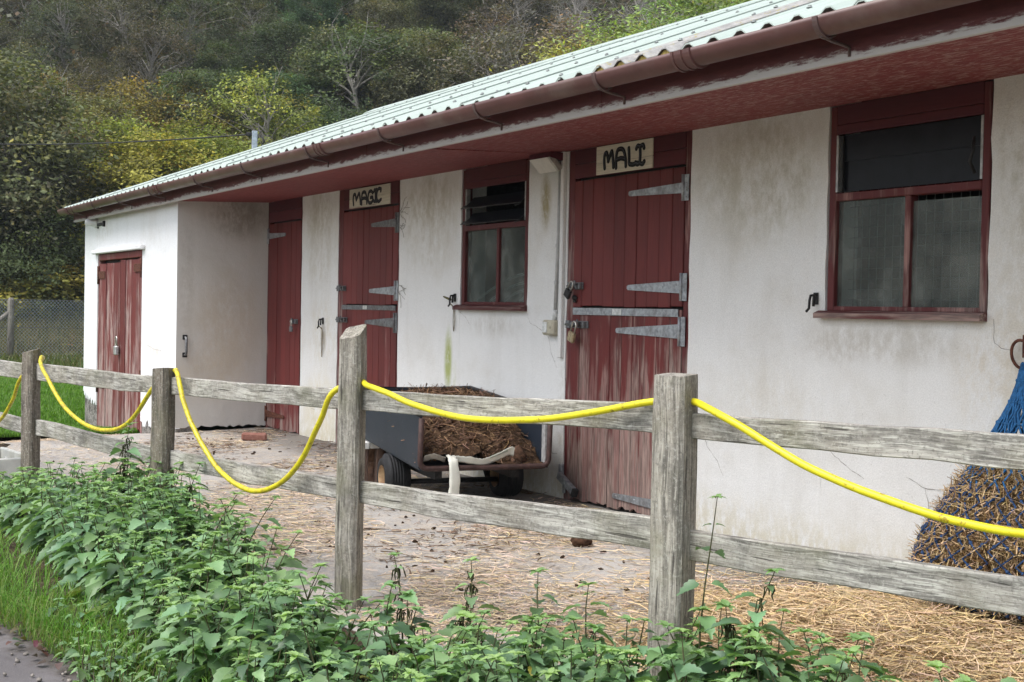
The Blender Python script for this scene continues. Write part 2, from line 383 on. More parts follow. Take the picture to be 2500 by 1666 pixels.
for x in xs:
    f = fence_y(x) - .25
    for k in range(17):
        y = lerp(f, 5.0, k / 16); V.append((x, y, g(x, y)))
n = len(xs); F = [(i*17+k, (i+1)*17+k, (i+1)*17+k+1, i*17+k+1) for i in range(n-1) for k in range(16)]
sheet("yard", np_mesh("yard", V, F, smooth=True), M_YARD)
sheet("yard", grid(np.linspace(-15.2, -13.7, 8), np.linspace(1.5, 4.3, 10), -.012, g, "yard"), M_YARD)

N = NT("path_tarmac"); a = N.noise(N.pos, 1.6, 6, .6); f = N.noise(N.pos, 160, 3, .7)
c = N.mix(N.step(a, .3, .7), (.105, .095, .095), (.165, .15, .15)); c = N.mix(N.math('MULTIPLY', N.step(f, .5, .72), .5), c, (.22, .2, .19))
p = N.xyz(N.pos); c = N.mix(N.math('MULTIPLY', N.step(N.math('ADD', N.math('SUBTRACT', p[1], N.math('MULTIPLY', N.math('ADD', p[0], 5.25), .15)), N.math('MULTIPLY', N.noise(N.pos, 9, 5, .7), .5)), 1.36, 1.56), .85), c, (.06, .047, .036))
M_PATH = N.done(N.bsdf(c, .75, N.bump(f, .4, .006), spec=.35))
sheet("path", grid(np.linspace(-30, 4, 60), np.linspace(-4, 2.3, 14), 0, lambda x, y: -.215 - max(0, -13.4 - x) * .02 + .01 * math.sin(3*x + 5*y), "path"), M_PATH)

N = NT("verge_soil"); c = N.mix(N.step(N.noise(N.pos, 7, 6, .7), .35, .65), (.028, .022, .015), (.085, .062, .042)); c = N.mix(N.math('MULTIPLY', N.step(N.noise(N.pos, 40, 4, .7), .55, .7), .6), c, (.16, .13, .09))
M_VERGE = N.done(N.bsdf(c, .95, N.bump(N.noise(N.pos, 35, 5, .7), .7, .02), spec=.1))
V = []; xs = np.arange(-22, 2.2, .12); rg = random.Random(3)
for i, x in enumerate(xs):
    e = path_edge(x) + .04*math.sin(x*2.3) + rg.uniform(-.025, .025); f = fence_y(x) + (.02 if x > -13 else .9)
    for k in range(9):
        y = lerp(e, f, k / 8); V.append((x, y, g(x, y) - .006 + (rg.uniform(0, .035) if 0 < k < 7 else -.03 if k == 0 else -.02)))
F = [(i*9+k, (i+1)*9+k, (i+1)*9+k+1, i*9+k+1) for i in range(len(xs)-1) for k in range(8)]
sheet("verge", np_mesh("verge", V, F, smooth=True), M_VERGE)

N = NT("lawn_turf"); c = N.mix(N.step(N.noise(N.pos, 1.5, 5, .6), .3, .7), (.055, .115, .014), (.085, .15, .022)); M_LAWN = N.done(N.bsdf(c, .9, N.bump(N.noise(N.pos, 60, 3, .7), .6, .02), spec=.1))
sheet("lawn", grid(np.linspace(-29.5, -15.0, 40), np.linspace(-4, 9, 20), 0, lambda x, y: -.05 - min(.25, max(0, -13.3 - x) * .07), "lawn"), M_LAWN)
N = NT("road_tarmac"); c = N.mix(N.noise(N.pos, 3, 4), (.19, .19, .195), (.27, .27, .28)); M_ROAD = N.done(N.bsdf(c, .6, spec=.4))
sheet("road", grid(np.linspace(-37.4, -34.9, 4), np.linspace(-20, 30, 30), 0, lambda x, y: -.22, "road"), M_ROAD)
N = NT("dry_bank"); c = N.mix(N.step(N.noise(N.map(N.pos, (1, 1, 2)), 3.5, 6, .7), .35, .65), (.11, .095, .04), (.17, .155, .06)); c = N.mix(N.step(N.noise(N.pos, 1.1, 4), .5, .65), c, (.07, .085, .025))
M_BANK = N.done(N.bsdf(c, .95, N.bump(N.noise(N.pos, 25, 4, .7), .8, .05), spec=.1))
sheet("grass_bank", grid(np.linspace(-46, -37.4, 16), np.linspace(-20, 34, 50), 0, lambda x, y: -.24 + .85 * lerp(0, 1, (-37.4 - x) / 3.2) + .12*math.sin(y*1.7 + x), "grass_bank"), M_BANK)
N = NT("leaf_litter"); c = N.mix(N.step(N.noise(N.pos, 1.2, 6, .7), .35, .65), (.028, .026, .014), (.055, .05, .022)); c = N.mix(N.step(N.noise(N.pos, 9, 4, .7), .55, .7), c, (.06, .04, .02))
M_HILL = N.done(N.bsdf(c, .95, N.bump(N.noise(N.pos, 6, 5, .7), .8, .15), spec=.1))
def hill(x, y):
    s = -.9*x + .43*y - 43
    return -.3 + (.58 * s if s > 0 else .1 * s) + .35*math.sin(x*.7)*math.sin(y*.6)
sheet("hillside", grid(np.linspace(-135, -30, 70), np.linspace(-45, 110, 90), 0, hill, "hillside"), M_HILL)

# ---------------------------------------------------------------- the stable building
B = thing("stable_building", "long low white stable block with dark red doors and pale green corrugated roof", "building", (-9.0, YW, 0))
wall = MB()
OPEN = [(-13.5, -12.525, 0, 2.36), (-11.615, -10.31, 0, 2.36), (-9.205, -8.195, 1.262, 2.36), (-7.68, -6.345, 0, 2.36), (-5.205, -4.165, 1.262, 2.36)]
edges = [-13.5] + [v for o in OPEN for v in o[:2]] + [0.4]
solid = [(-12.525, -11.615), (-10.31, -9.205), (-8.195, -7.68), (-6.345, -5.205), (-4.165, .4)]
rg = random.Random(8)
for x0, x1 in solid:                                              # piers, with hand-trowelled arrises
    n = 26; left = [(x0 + (0 if k in (0, n) else rg.uniform(-.006, .006)), lerp(-.4, 2.40, k/n)) for k in range(n+1)]; right = [(x1 + rg.uniform(-.006, .006), lerp(-.4, 2.40, k/n)) for k in range(n+1)]
    wall.prism(left + right[::-1], 'y', YW, YW + .22)
for o in (OPEN[2], OPEN[4]): wall.span(o[0] - .02, o[1] + .02, YW + .0012, YW + .22, -.4, o[2])
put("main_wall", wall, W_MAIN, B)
m = MB(); m.span(-17.55, .4, 9.2, 9.4, -.5, 3.53); m.span(.18, .4, YW + .23, 9.2, -.4, 2.45); m.span(-17.55, -17.35, YS + .2, 9.2, -.5, 2.45)
for xa in (-17.55, .18): m.prism([(YS + .2, 2.45), (9.2, 2.45), (9.2, 3.5), (8.0, 3.95), (YS + .2, 2.58)], 'x', xa, xa + .2)
put("back_wall", m, simple("darkened_block", (.045, .045, .042), .9), B)  # block colour kept near black so the rooms look unlit through the windows
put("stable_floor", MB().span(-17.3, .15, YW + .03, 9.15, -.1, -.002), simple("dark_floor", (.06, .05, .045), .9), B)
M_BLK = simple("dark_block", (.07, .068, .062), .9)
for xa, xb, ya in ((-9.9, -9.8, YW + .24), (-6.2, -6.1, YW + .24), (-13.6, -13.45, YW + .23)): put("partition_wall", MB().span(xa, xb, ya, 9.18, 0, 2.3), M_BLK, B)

# shed: broken render over a rubble foot, double doors
rg = random.Random(5); pl = []
for k in range(41):
    x = lerp(-17.55, -16.86, k/40); pl.append((x, .10 - .10*(k/40) + (.035 if k % 7 < 3 else -.01) + rg.uniform(-.02, .02)))
sw = MB(); sw.prism(pl + [(-16.86, 2.36), (-17.55, 2.36)], 'y', YS, YS + .05)
pr = [(lerp(-14.82, XS - .0015, k/50), lerp(-.06, .02, k/50) + (.04 if k % 9 < 4 else -.015) + rg.uniform(-.018, .018)) for k in range(51)]
sw.prism(pr + [(XS - .0015, 2.36), (-14.82, 2.36)], 'y', YS, YS + .05); sw.span(-16.86, -14.82, YS + .001, YS + .05, 1.905, 2.36)
put("shed_front_wall", sw, W_SHED, B)
N = NT("rubble_stone"); c = N.mix(N.step(N.voro(N.pos, 7), .1, .5), (.10, .092, .085), (.28, .26, .24)); c = N.mix(N.step(N.noise(N.pos, 30, 4, .7), .5, .65), c, (.09, .09, .06)); M_RUB = N.done(N.bsdf(c, .95, N.bump(N.math('ADD', N.voro(N.pos, 7), N.noise(N.pos, 40)), .9, .04)))
put("rubble_foot", MB().span(-17.53, -16.87, YS + .018, YS + .2, -.6, 2.30).span(-14.81, XS - .02, YS + .018, YS + .2, -.6, 2.30).span(-16.87, -14.81, YS + .018, YS + .2, 1.93, 2.30), M_RUB, B)
n = 30; lo = [(lerp(YS + .0015, YW + .06, k/n), .015 + rg.uniform(-.012, .014)) for k in range(n+1)]
put("shed_side_wall", MB().prism(lo + [(YW + .06, 2.375), (YS + .0015, 2.345)], 'x', XS - .16, XS), W_SIDE, B)
put("lintel_drip", MB().span(-16.97, -14.70, YS - .055, YS + .0, 1.855, 1.905, .01), W_SHED, B)

# soffit, fascia, gutter
N = NT("soffit_paint"); v = N.map(N.pos, (1.3, 5, 1)); a = N.noise(v, 4.5, 6, .65, 1.2); fl = N.noise(N.map(N.pos, (2.2, 9, 1)), 6.0, 6, .7, .8)
c = N.mix(N.step(a, .35, .65), (.17, .029, .029), (.215, .042, .040)); c = N.mix(N.math('MULTIPLY', N.step(fl, .50, .60), N.lin(N.xyz(N.pos)[0], -9, -4.5, .08, .55)), c, (.45, .34, .31))
M_SOF = N.done(N.bsdf(c, .75, N.bump(fl, .3, .004), spec=.3))
cuts = [-17.62, -15.2, -12.76, -10.32, -7.88, -5.44, -3.0, .4]
for i, (x0, x1) in enumerate(zip(cuts, cuts[1:])):
    put("soffit_board", MB().prism([(3.868, 2.30 + (.008 if i == 4 else 0)), (YW + .01, 2.343), (YW + .01, 2.355), (3.868, 2.314)], 'x', x0 + .002, x1 - .002), M_SOF, B)
N = NT("fascia_paint"); p = N.xyz(N.pos); s = N.noise(N.map(N.pos, (6.0, 1, 34)), 1.6, 8, .75); s2 = N.noise(N.pos, 1.1, 4, .6)
edge = N.lin(p[2], 2.275, 2.40, .40, -.22); wv = N.step(N.math('ADD', N.math('ADD', N.math('MULTIPLY', s, .55), N.math('MULTIPLY', s2, .5)), edge), .68, .80)
c = N.mix(N.step(s, .3, .7), (.085, .020, .022), (.125, .030, .030)); c = N.mix(N.math('MULTIPLY', wv, .85), c, (.52, .50, .48)); M_FAS = N.done(N.bsdf(c, N.lin(wv, 0, 1, .55, .9), N.bump(s, .3, .004), spec=.3))
for x0, x1 in zip([-17.66, -13.3, -10.9, -8.62, -5.72, -2.9], [-13.3, -10.9, -8.62, -5.72, -2.9, .4]):
    put("fascia_board", MB().span(x0 + .0015, x1 - .0015, 3.84, 3.866, 2.278, 2.43, .003), M_FAS, B)
put("bargeboard", MB().prism([(3.84, 2.28), (3.84, 2.43), (8.0, 3.98), (8.0, 3.83)], 'x', -17.70, -17.672), M_FAS, B)
M_GUT = simple("brown_plastic_gutter", (.108, .047, .042), .42, 0, .5, .16, 6, .02, ((.19, .14, .12), .5), (.5, 1, 1))
prof = [(.062*math.cos(math.pi*(1+k/14)), .072*math.sin(math.pi*(1+k/14))) for k in range(15)]; inner = [(a*.93, b*.93) for a, b in prof[::-1]]
ring = [(3.715 + a, 2.432 + b) for a, b in prof + inner]
gut = MB(); gut.prism(ring, 'x', -17.78, .4); gut.sm = [True]*len(gut.sm)
gut.prism([(3.715 + a, 2.432 + b) for a, b in prof], 'x', -17.79, -17.776)
for x in (-4.82, -9.08, -13.3, -17.3):                             # joint collars
    gut.prism([(3.715 + a*1.07, 2.432 + b*1.08) for a, b in prof], 'x', x - .055, x + .055)
    for e in (-.06, .0, .06): gut.prism([(3.715 + a*1.15, 2.432 + b*1.16) for a, b in prof], 'x', x + e - .008, x + e + .008)
gm = gut.mesh("gutter", WP[B.name]); G = put("gutter", gm, M_GUT, B)
br = MB(); br.prism([(a*1.1, b*1.12) for a, b in prof] + [(a*1.02, b*1.03) for a, b in prof[::-1]], 'x', -.014, .014)
br.tube([(0, -.03, -.072), (0, .03, -.085), (0, .10, -.095), (0, .122, -.10), (0, .122, -.135)], .007, 6); brm = br.mesh("gutter_bracket")
brm.materials.append(simple("bracket_plastic", (.10, .06, .055), .5, 0, .4, .2))
for x in (-2.9, -3.966, -5.511, -6.731, -8.026, -9.30, -10.723, -12.028, -13.55, -14.847, -15.95, -17.0):
    put("gutter_bracket", brm, None, G, (x, 3.715, 2.428))

# roof: corrugated sheets, one an old grey fibre-cement one
N = NT("green_sheet"); p = N.xyz(N.pos); a = N.noise(N.map(N.pos, (2.5, .25, .25)), 2.0, 6, .6); c = N.mix(N.step(a, .3, .72), (.37, .43, .385), (.435, .495, .45)); c = N.mix(N.math('MULTIPLY', N.step(N.noise(N.pos, 3, 5, .65), .55, .75), .35), c, (.36, .44, .38))
fl = N.math('FRACT', N.math('MULTIPLY', N.math('ADD', p[0], 17.72), 1/.0356)); ln = N.math('SUBTRACT', 1.0, N.step(N.math('ABSOLUTE', N.math('SUBTRACT', fl, .5)), .06, .22)); c = N.mix(N.math('MULTIPLY', ln, .16), c, (.27, .33, .29)); M_ROOF = N.done(N.bsdf(c, .5, N.bump(ln, -.5, .006), spec=.4))
N = NT("fibre_cement"); a = N.noise(N.pos, 9, 6, .7); c = N.mix(N.step(a, .35, .65), (.25, .245, .235), (.40, .39, .37)); c = N.mix(N.math('MULTIPLY', N.step(N.noise(N.pos, 22, 4, .7), .56, .66), .8), c, (.34, .29, .10)); M_FC = N.done(N.bsdf(c, .95, N.bump(a, .5, .01)))
M_FOAM = simple('yellow_foam', (.42, .32, .10), .9, 0, .1, .35, 40, .6)
PIT = .178; SL = .376; EV = (3.715, 2.440)
def rib(t):                                                       # trapezoid profile over one pitch, t in 0..1
    t = t % 1.0
    if t < .20: return .026 * t / .20
    if t < .36: return .026
    if t < .58: return 0.026 * (1 - (t - .36) / .22)
    return 0.0
T = [0, .20, .36, .58]
def roof_sheet(x0, nr, dz, y0=EV[0], y1=8.02, th=.006):
    xs = [(i + t) * PIT for i in range(nr) for t in T] + [nr * PIT, nr * PIT + .20*PIT, nr*PIT + .30*PIT]
    m = MB(); ys = [y0, (y0+y1)/2, y1]; n = len(xs); vs = []
    for lay in (0, 1):
        for y in ys:
            for x in xs: vs.append((x0 + x, y, EV[1] + dz + SL*(y - EV[0]) + rib(x/PIT) + (0 if lay else -th)))
    tot = n*3; fs = []
    for j in range(2):
        for i in range(n-1):
            q = (j*n+i, j*n+i+1, (j+1)*n+i+1, (j+1)*n+i); fs.append(q[::-1]); fs.append(tuple(tot + k for k in q))
    for i in range(n-1): fs.append((i, tot+i, tot+i+1, i+1))
    for j in range(2): fs.append((j*n, (j+1)*n, tot+(j+1)*n, tot+j*n)); fs.append((j*n+n-1, tot+j*n+n-1, tot+(j+1)*n+n-1, (j+1)*n+n-1))
    m.add(vs, fs); return m
x = -17.72; k = 0; bolts = MB(); spans = []
while x < .2:
    if abs(x - (-17.72 + 68*PIT)) < .01: nr, mt, z = 4, M_FC, .016
    else: nr, mt, z = (6 if x + 6*PIT <= -17.72 + 68*PIT + .01 or x > -17.72 + 68*PIT else int(round((-17.72 + 68*PIT - x)/PIT))), M_ROOF, (.0, .009)[k % 2]
    put("roof_sheet", roof_sheet(x, nr, z).mesh("roof_sheet", (x, EV[0], EV[1]), fix=False), mt, B, (x, EV[0], EV[1]))
    for r in range(nr):
        for y in (3.95, 4.85, 6.2, 7.55):
            if (r + k) % 2 == 0: bolts.lathe([(0, .014), (.008, .012), (.009, .005), (.015, .003), (.015, 0)], (x + (r + .26)*PIT, y, EV[1] + z + SL*(y - EV[0]) + .027), n=7)
    if mt is M_FC:
        for r in range(nr): q = x + r*PIT; put('eaves_filler', MB().prism([(q + .004, EV[1] + z - .002), (q + .20*PIT, EV[1] + z + .0185), (q + .36*PIT, EV[1] + z + .0185), (q + .58*PIT - .004, EV[1] + z - .002)], 'y', EV[0] + .012, EV[0] + .05), M_FOAM, B)
    x += nr * PIT; k += 1
tag(put("roof_bolt", bolts, simple('dull_bolt', (.22, .24, .23), .5, .3), B), kind='stuff')
put("back_roof", MB().prism([(8.0, 3.99), (9.7, 3.35), (9.7, 3.37), (8.0, 4.03)], 'x', -17.72, .4), M_ROOF, B)
put("ridge_cap", MB().prism([(7.84, 4.03), (8.0, 4.105), (8.16, 4.03), (8.16, 4.02), (8.0, 4.09), (7.84, 4.02)], 'x', -17.74, .4), M_ROOF, B)

# ---------------------------------------------------------------- doors
def hinge(tip, butt, z_tip, z_butt, h, ph, face, mat, parent, right=True, zt=None):
    """tapered strap with round tip, knuckle and screwed butt plate"""
    s = 1 if butt > tip else -1; m = MB(); hw = .016
    out = [(tip - s*.012, z_tip - hw*.5), (tip - s*.012, z_tip + hw*.5), (tip, z_tip + hw), (butt, z_butt + h/2), (butt, z_butt - h/2), (tip, z_tip - hw)]
    m.prism(out, 'y', face - .007, face - .001)
    m.tube([(butt + s*.012, face - .008, z_butt - ph/2), (butt + s*.012, face - .008, z_butt + ph/2)], .010, 8)
    m.span(butt + s*.022, butt + s*.062, face - .0065, face - .001, z_butt - ph/2, z_butt + ph/2, .003)
    for t in (.04, .36, .68, .93): m.lathe([(0, -.004), (.006, -.003), (.008, 0)], (lerp(tip, butt, t), face - .007, lerp(z_tip, z_butt, t) + (0 if t < .9 else h*.22)), 'y', 7)
    for t in (-.38, -.12, .14, .38): m.lathe([(0, -.004), (.006, -.003), (.008, 0)], (butt + s*.042, face - .0065, z_butt + t*ph), 'y', 7)
    return put("strap_hinge", m, mat, parent)

def bolt(x0, x1, z, face, mat, parent, handle=True):
    m = MB(); m.span(x0, x1, face - .005, face - .0005, z - .024, z + .024, .003); m.tube([(x0 - .07, face - .016, z), (x1 - .02, face - .016, z)], .0085, 8)
    for t in (.12, .5, .85): m.prism([(lerp(x0, x1, t) - .011, z - .019), (lerp(x0, x1, t) + .011, z - .019), (lerp(x0, x1, t) + .011, z + .019), (lerp(x0, x1, t) - .011, z + .019)], 'y', face - .029, face - .004)
    m.span(x0 - .08, x0 - .03, face - .012, face - .0005, z - .026, z + .026, .003)
    if handle: m.tube([(lerp(x0, x1, .65), face - .02, z), (lerp(x0, x1, .66), face - .045, z + .004), (lerp(x0, x1, .67), face - .05, z + .035)], .007, 7)
    for t in (.04, .96):
        for q in (-.016, .016): m.lathe([(0, -.003), (.004, -.002), (.005, 0)], (lerp(x0, x1, t), face - .005, z + q), 'y', 6)
    return put("door_bolt", m, mat, parent)

def leaf(name, x0, x1, z0, z1, n, mat, face, ragged=0, widths=None):
    """a ledged leaf: boards are parts of it"""
    d = put(name, MB().span(x0 + .01, x1 - .01, face + .022, face + .045, z0 + .03 + ragged, z0 + .13 + ragged).span(x0 + .01, x1 - .01, face + .022, face + .045, z1 - .14, z1 - .04)
            .span(x0 + .02, x1 - .02, face + .0225, face + .034, z0 + ragged + .04, z1 - .05), RED_F, B, (x0, face, z0))
    w = [R.uniform(.93, 1.07) for _ in range(n)]; w[0] *= .8; w[-1] *= .9; t = sum(w); x = x0
    for k in range(n):
        pw = (x1 - x0) * w[k] / t; zb = z0 + (R.uniform(-.006, .006) if not ragged else R.uniform(0, ragged)); dy = R.uniform(-.0025, .0025)
        m = MB()
        if ragged:
            zs = [zb + R.uniform(-.008, .02) for _ in range(4)]; xl, xr = x + .002, x + pw - .002
            m.prism([(lerp(xl, xr, j/3), zs[j]) for j in range(4)] + [(xr, z1), (xl, z1)], 'y', face + dy, face + dy + .02)
        else: m.span(x + .0018, x + pw - .0018, face + dy, face + dy + .02, zb, z1 + R.uniform(-.002, .002), .0035)
        put("plank", m, mat, d, (x + pw/2, face, (z0+z1)/2)); x += pw
    return d

def door_frame(x0, x1, z1, w0, w1, lint, face, boards=2):
    put("door_jamb", MB().span(x0, x0 + w0, face, face + .07, -.05, 2.342, .004), RED_F, B, (x0 + w0/2, face, 1.0)); put("door_jamb", MB().span(x1 - w1, x1, face, face + .07, -.05, 2.342, .004), RED_F, B, (x1 - w1/2, face, 1.0))
    zs = [lerp(z1, 2.342, k/boards) for k in range(boards+1)]
    for a, b in zip(zs, zs[1:]): put("lintel_board", MB().span(x0 + w0 + .001, x1 - w1 - .001, face - .004, face + .03, a + .002, b - .0015, .003), RED_X, B, ((x0+x1)/2, face, (a+b)/2))
    put("door_recess", MB().span(x0 + w0 - .002, x1 - w1 + .002, face + .047, face + .06, 0, z1 + .02), IRON, B)

FY = YW + .004
door_frame(-7.68, -6.345, 2.15, .072, .058, 2, FY)
UP = leaf("upper_door", -7.600, -6.410, 1.300, 2.135, 10, RED_A, FY - .004)
LO = leaf("lower_door", -7.604, -6.408, .012, 1.286, 10, RED_B, FY - .004, .012)
F0 = FY - .0075
hinge(-6.954, -6.418, 2.010, 2.010, .062, .155, F0, METAL, UP); hinge(-6.952, -6.418, 1.422, 1.422, .075, .165, F0, METAL, UP)
hinge(-7.066, -6.426, 1.150, 1.158, .085, .175, F0, METAL, LO); hinge(-7.067, -6.430, .098, .098, .07, .16, F0, METAL, LO)
bolt(-7.575, -7.469, 1.436, F0, METAL_D, UP); bolt(-7.585, -7.40, 1.180, F0, METAL_D, LO)
m = MB().span(-7.588, -6.435, F0 - .005, F0, 1.244, 1.291, .002)
for k in range(11): m.lathe([(0, -.003), (.004, -.002), (.006, 0)], (-7.57 + k*.112, F0 - .005, 1.258), 'y', 6)
put("top_strip", m, METAL, LO); put("strip_patch", MB().span(-7.12, -7.02, F0 - .0075, F0 - .0055, 1.249, 1.288, .001), simple("bright_steel", (.62, .63, .62), .4, .6), LO)
m = MB(); a0, a1 = Vector((-7.655, F0 - .045, .165)), Vector((-7.46, F0 - .05, .075)); dv = (a1 - a0).normalized()
rotm = Matrix((dv, Vector((0, 1, 0)), dv.cross(Vector((0, 1, 0))))).transposed()
m.box((a0 + a1)/2, ((a1-a0).length, .035, .05), rotm, .004); m.span(-7.69, -7.655, F0 - .03, F0 - .002, .13, .235, .004); m.span(-7.665, -7.635, F0 - .012, F0 - .001, .04, .13, .004)
m.lathe([(0, -.003), (.014, -.002), (.015, 0)], (a0 + a1)/2 + Vector((0, -.0175, 0)), 'y', 12)
K = put("kick_bolt", m, METAL, LO)
put("handle_grip", MB().box(a1 + dv*.012, (.028, .043, .056), rotm, .004), simple("black_rubber", (.018, .018, .018), .7), LO)

door_frame(-11.615, -10.31, 2.15, .105, .03, 2, FY)
UP2 = leaf("upper_door", -11.507, -10.342, 1.293, 2.135, 10, RED_A, FY - .004)
LO2 = leaf("lower_door", -11.509, -10.342, .012, 1.28, 10, RED_D, FY - .004, .012)
hinge(-10.857, -10.37, 1.988, 1.988, .072, .17, F0, METAL_D, UP2); hinge(-10.88, -10.37, 1.413, 1.413, .075, .17, F0, METAL, UP2); hinge(-10.962, -10.375, 1.139, 1.141, .085, .17, F0, METAL_D, LO2)
hinge(-10.962, -10.375, .12, .12, .08, .17, F0, METAL_D, LO2)
bolt(-11.53, -11.41, 1.438, F0, METAL_D, UP2); bolt(-11.53, -11.37, 1.150, F0, METAL_D, LO2)
put("top_strip", MB().span(-11.50, -10.35, F0 - .005, F0, 1.245, 1.287, .002), METAL_D, LO2); put("strip_patch", MB().span(-11.02, -10.93, F0 - .0075, F0 - .0055, 1.25, 1.283, .001), simple("bright_steel_b", (.62, .62, .6), .4, .6), LO2)

door_frame(-13.5, -12.525, 2.13, .045, .03, 2, FY)
D1 = leaf("tall_door", -13.452, -12.558, -.005, 2.112, 7, RED_D, FY - .004, .02)
hinge(-12.972, -13.44, 1.99, 1.99, .062, .16, F0, METAL, D1); hinge(-12.95, -13.44, .14, .14, .07, .16, F0, RUST, D1)
bolt(-12.70, -12.60, 1.115, F0, METAL_D, D1)

# shed double doors, paint flaking off
sf = YS + .012
put("door_jamb", MB().span(-16.862, -16.81, sf, sf + .08, -.36, 1.855, .004), RED_C, B, (-16.83, sf, .8)); put("door_jamb", MB().span(-14.862, -14.82, sf, sf + .08, -.2, 1.855, .004), RED_C, B, (-14.84, sf, .8))
put("lintel_board", MB().span(-16.81, -14.862, sf - .012, sf + .08, 1.775, 1.853, .006), RED_C, B, (-15.8, sf, 1.8))
put("door_recess", MB().span(-16.83, -14.85, sf + .07, sf + .1, -.3, 1.80), IRON, B)
def shed_leaf(x0, x1, zb0, zb1, zt, n):
    d = put("shed_door", MB().span(x0 + .03, x1 - .03, sf + .030, sf + .05, .1, .22).span(x0 + .03, x1 - .03, sf + .030, sf + .05, 1.4, 1.52), RED_C, B, (x0, sf, .8)); x = x0
    w = [R.uniform(.8, 1.2) for _ in range(n)]; t = sum(w)
    for k in range(n):
        pw = (x1-x0)*w[k]/t; zb = lerp(zb0, zb1, (x-x0)/(x1-x0)); xl, xr = x + .004, x + pw - .004; dy = R.uniform(-.006, .006)
        zs = [zb + R.uniform(-.03, .05) for _ in range(5)]
        put("plank", MB().prism([(lerp(xl, xr, j/4), zs[j]) for j in range(5)] + [(xr, zt + R.uniform(-.006, .006)), (xl, zt + R.uniform(-.006, .006))], 'y', sf + dy, sf + dy + .022), RED_C, d, (x + pw/2, sf, .8)); x += pw
    return d
S1 = shed_leaf(-16.80, -15.80, -.30, -.22, 1.735, 3); S2 = shed_leaf(-15.79, -14.87, -.26, -.14, 1.76, 4)
for z, d, xa, s in ((1.60, S1, -16.80, 1), (.28, S1, -16.80, 1), (1.66, S2, -14.87, -1), (.42, S2, -14.87, -1)):
    m = MB().span(xa + s*.0, xa + s*.30, sf - .014, sf - .007, z - .045, z + .045, .003); m.tube([(xa - s*.02, sf - .012, z - .11), (xa - s*.02, sf - .012, z + .11)], .016, 8)
    put("strap_hinge", m, RUST, d)

# ---------------------------------------------------------------- windows
N = NT("dusty_glass"); n1 = N.noise(N.pos, 3.2, 6, .7); n2 = N.noise(N.map(N.pos, (1, 1, .75)), 7, 6, .72)
dust = N.bsdf((.40, .42, .38), .9, spec=.1); tr = N.n("ShaderNodeBsdfTransparent"); tr.inputs[0].default_value = (.62, .68, .68, 1)
gl = N.n("ShaderNodeBsdfGlossy"); gl.inputs['Roughness'].default_value = .12; gl.inputs[0].default_value = (.8, .85, .85, 1)
fr = N.n("ShaderNodeFresnel"); fr.inputs[0].default_value = 1.45
m1 = N.n("ShaderNodeMixShader"); N.put(m1.inputs[0], N.math('MULTIPLY', N.math('MULTIPLY', fr.outputs[0], .5), N.math('SUBTRACT', 1.0, N.geo.outputs['Backfacing']))); N.put(m1.inputs[1], tr.outputs[0]); N.put(m1.inputs[2], gl.outputs[0])
m2 = N.n("ShaderNodeMixShader"); N.put(m2.inputs[0], N.math('ADD', .07, N.math('MULTIPLY', N.math('MULTIPLY', N.step(n1, .34, .72), N.step(n2, .25, .7)), .34))); N.put(m2.inputs[1], m1.outputs[0]); N.put(m2.inputs[2], dust)
M_GLASS = N.done(m2.outputs[0])
M_DARKG = simple("smoked_louvre_glass", (.012, .013, .016), .3, 0, .12, .2, 12, .02)
def window(x0, x1, z0, zm, zt, xm, sill_l, drop=0):
    zh = zt + .145
    f = put("window_frame", MB().span(x0 + .012, x0 + .058, FY - .002, FY + .06, z0 + .04, zh, .004).span(x1 - .052, x1 - .010, FY - .002, FY + .06, z0 + .04, zh, .004)
        .span(x0 + .058, x1 - .052, FY + .0, FY + .06, z0 + .04, z0 + .062, .003).span(x0 + .058, x1 - .052, FY - .004, FY + .06, zm - .022, zm + .018, .004)
        .span(xm - .018, xm + .018, FY + .0, FY + .055, z0 + .062, zm - .022, .003), RED_F, B, (x0, FY, z0))
    zs = [zt + .002, zt + .05, 2.342]
    for a, b in zip(zs, zs[1:]): put("lintel_board", MB().span(x0 + .058, x1 - .052, FY - .003, FY + .03, a, b - .002, .003), RED_X, f, ((x0+x1)/2, FY, (a+b)/2))
    put("window_sill", MB().prism([(FY - .055, z0), (FY + .06, z0), (FY + .06, z0 + .04), (FY - .02, z0 + .04), (FY - .055, z0 + .026)], 'x', sill_l, x1), RED_SILL, f, ((x0+x1)/2, FY, z0))
    put("pane", MB().span(x0 + .058, xm - .018, FY + .026, FY + .030, z0 + .062, zm - .022), M_GLASS, f)
    put("pane", MB().span(xm + .018, x1 - .052, FY + .020, FY + .024, z0 + .062, zm - .022 - drop), M_GLASS, f)
    return f
F1 = window(-9.205, -8.195, 1.262, 1.888, 2.187, -8.64, -9.235); F2 = window(-5.205, -4.165, 1.255, 1.876, 2.192, -4.66, -5.235, .028)
M_ALU = simple("aluminium_louvre_clip", (.42, .42, .41), .5, .5)
for xa in (-9.142, -8.255): put("louvre_rail", MB().span(xa, xa + .012, FY - .005, FY + .03, 1.908, 2.185), M_ALU, F1)
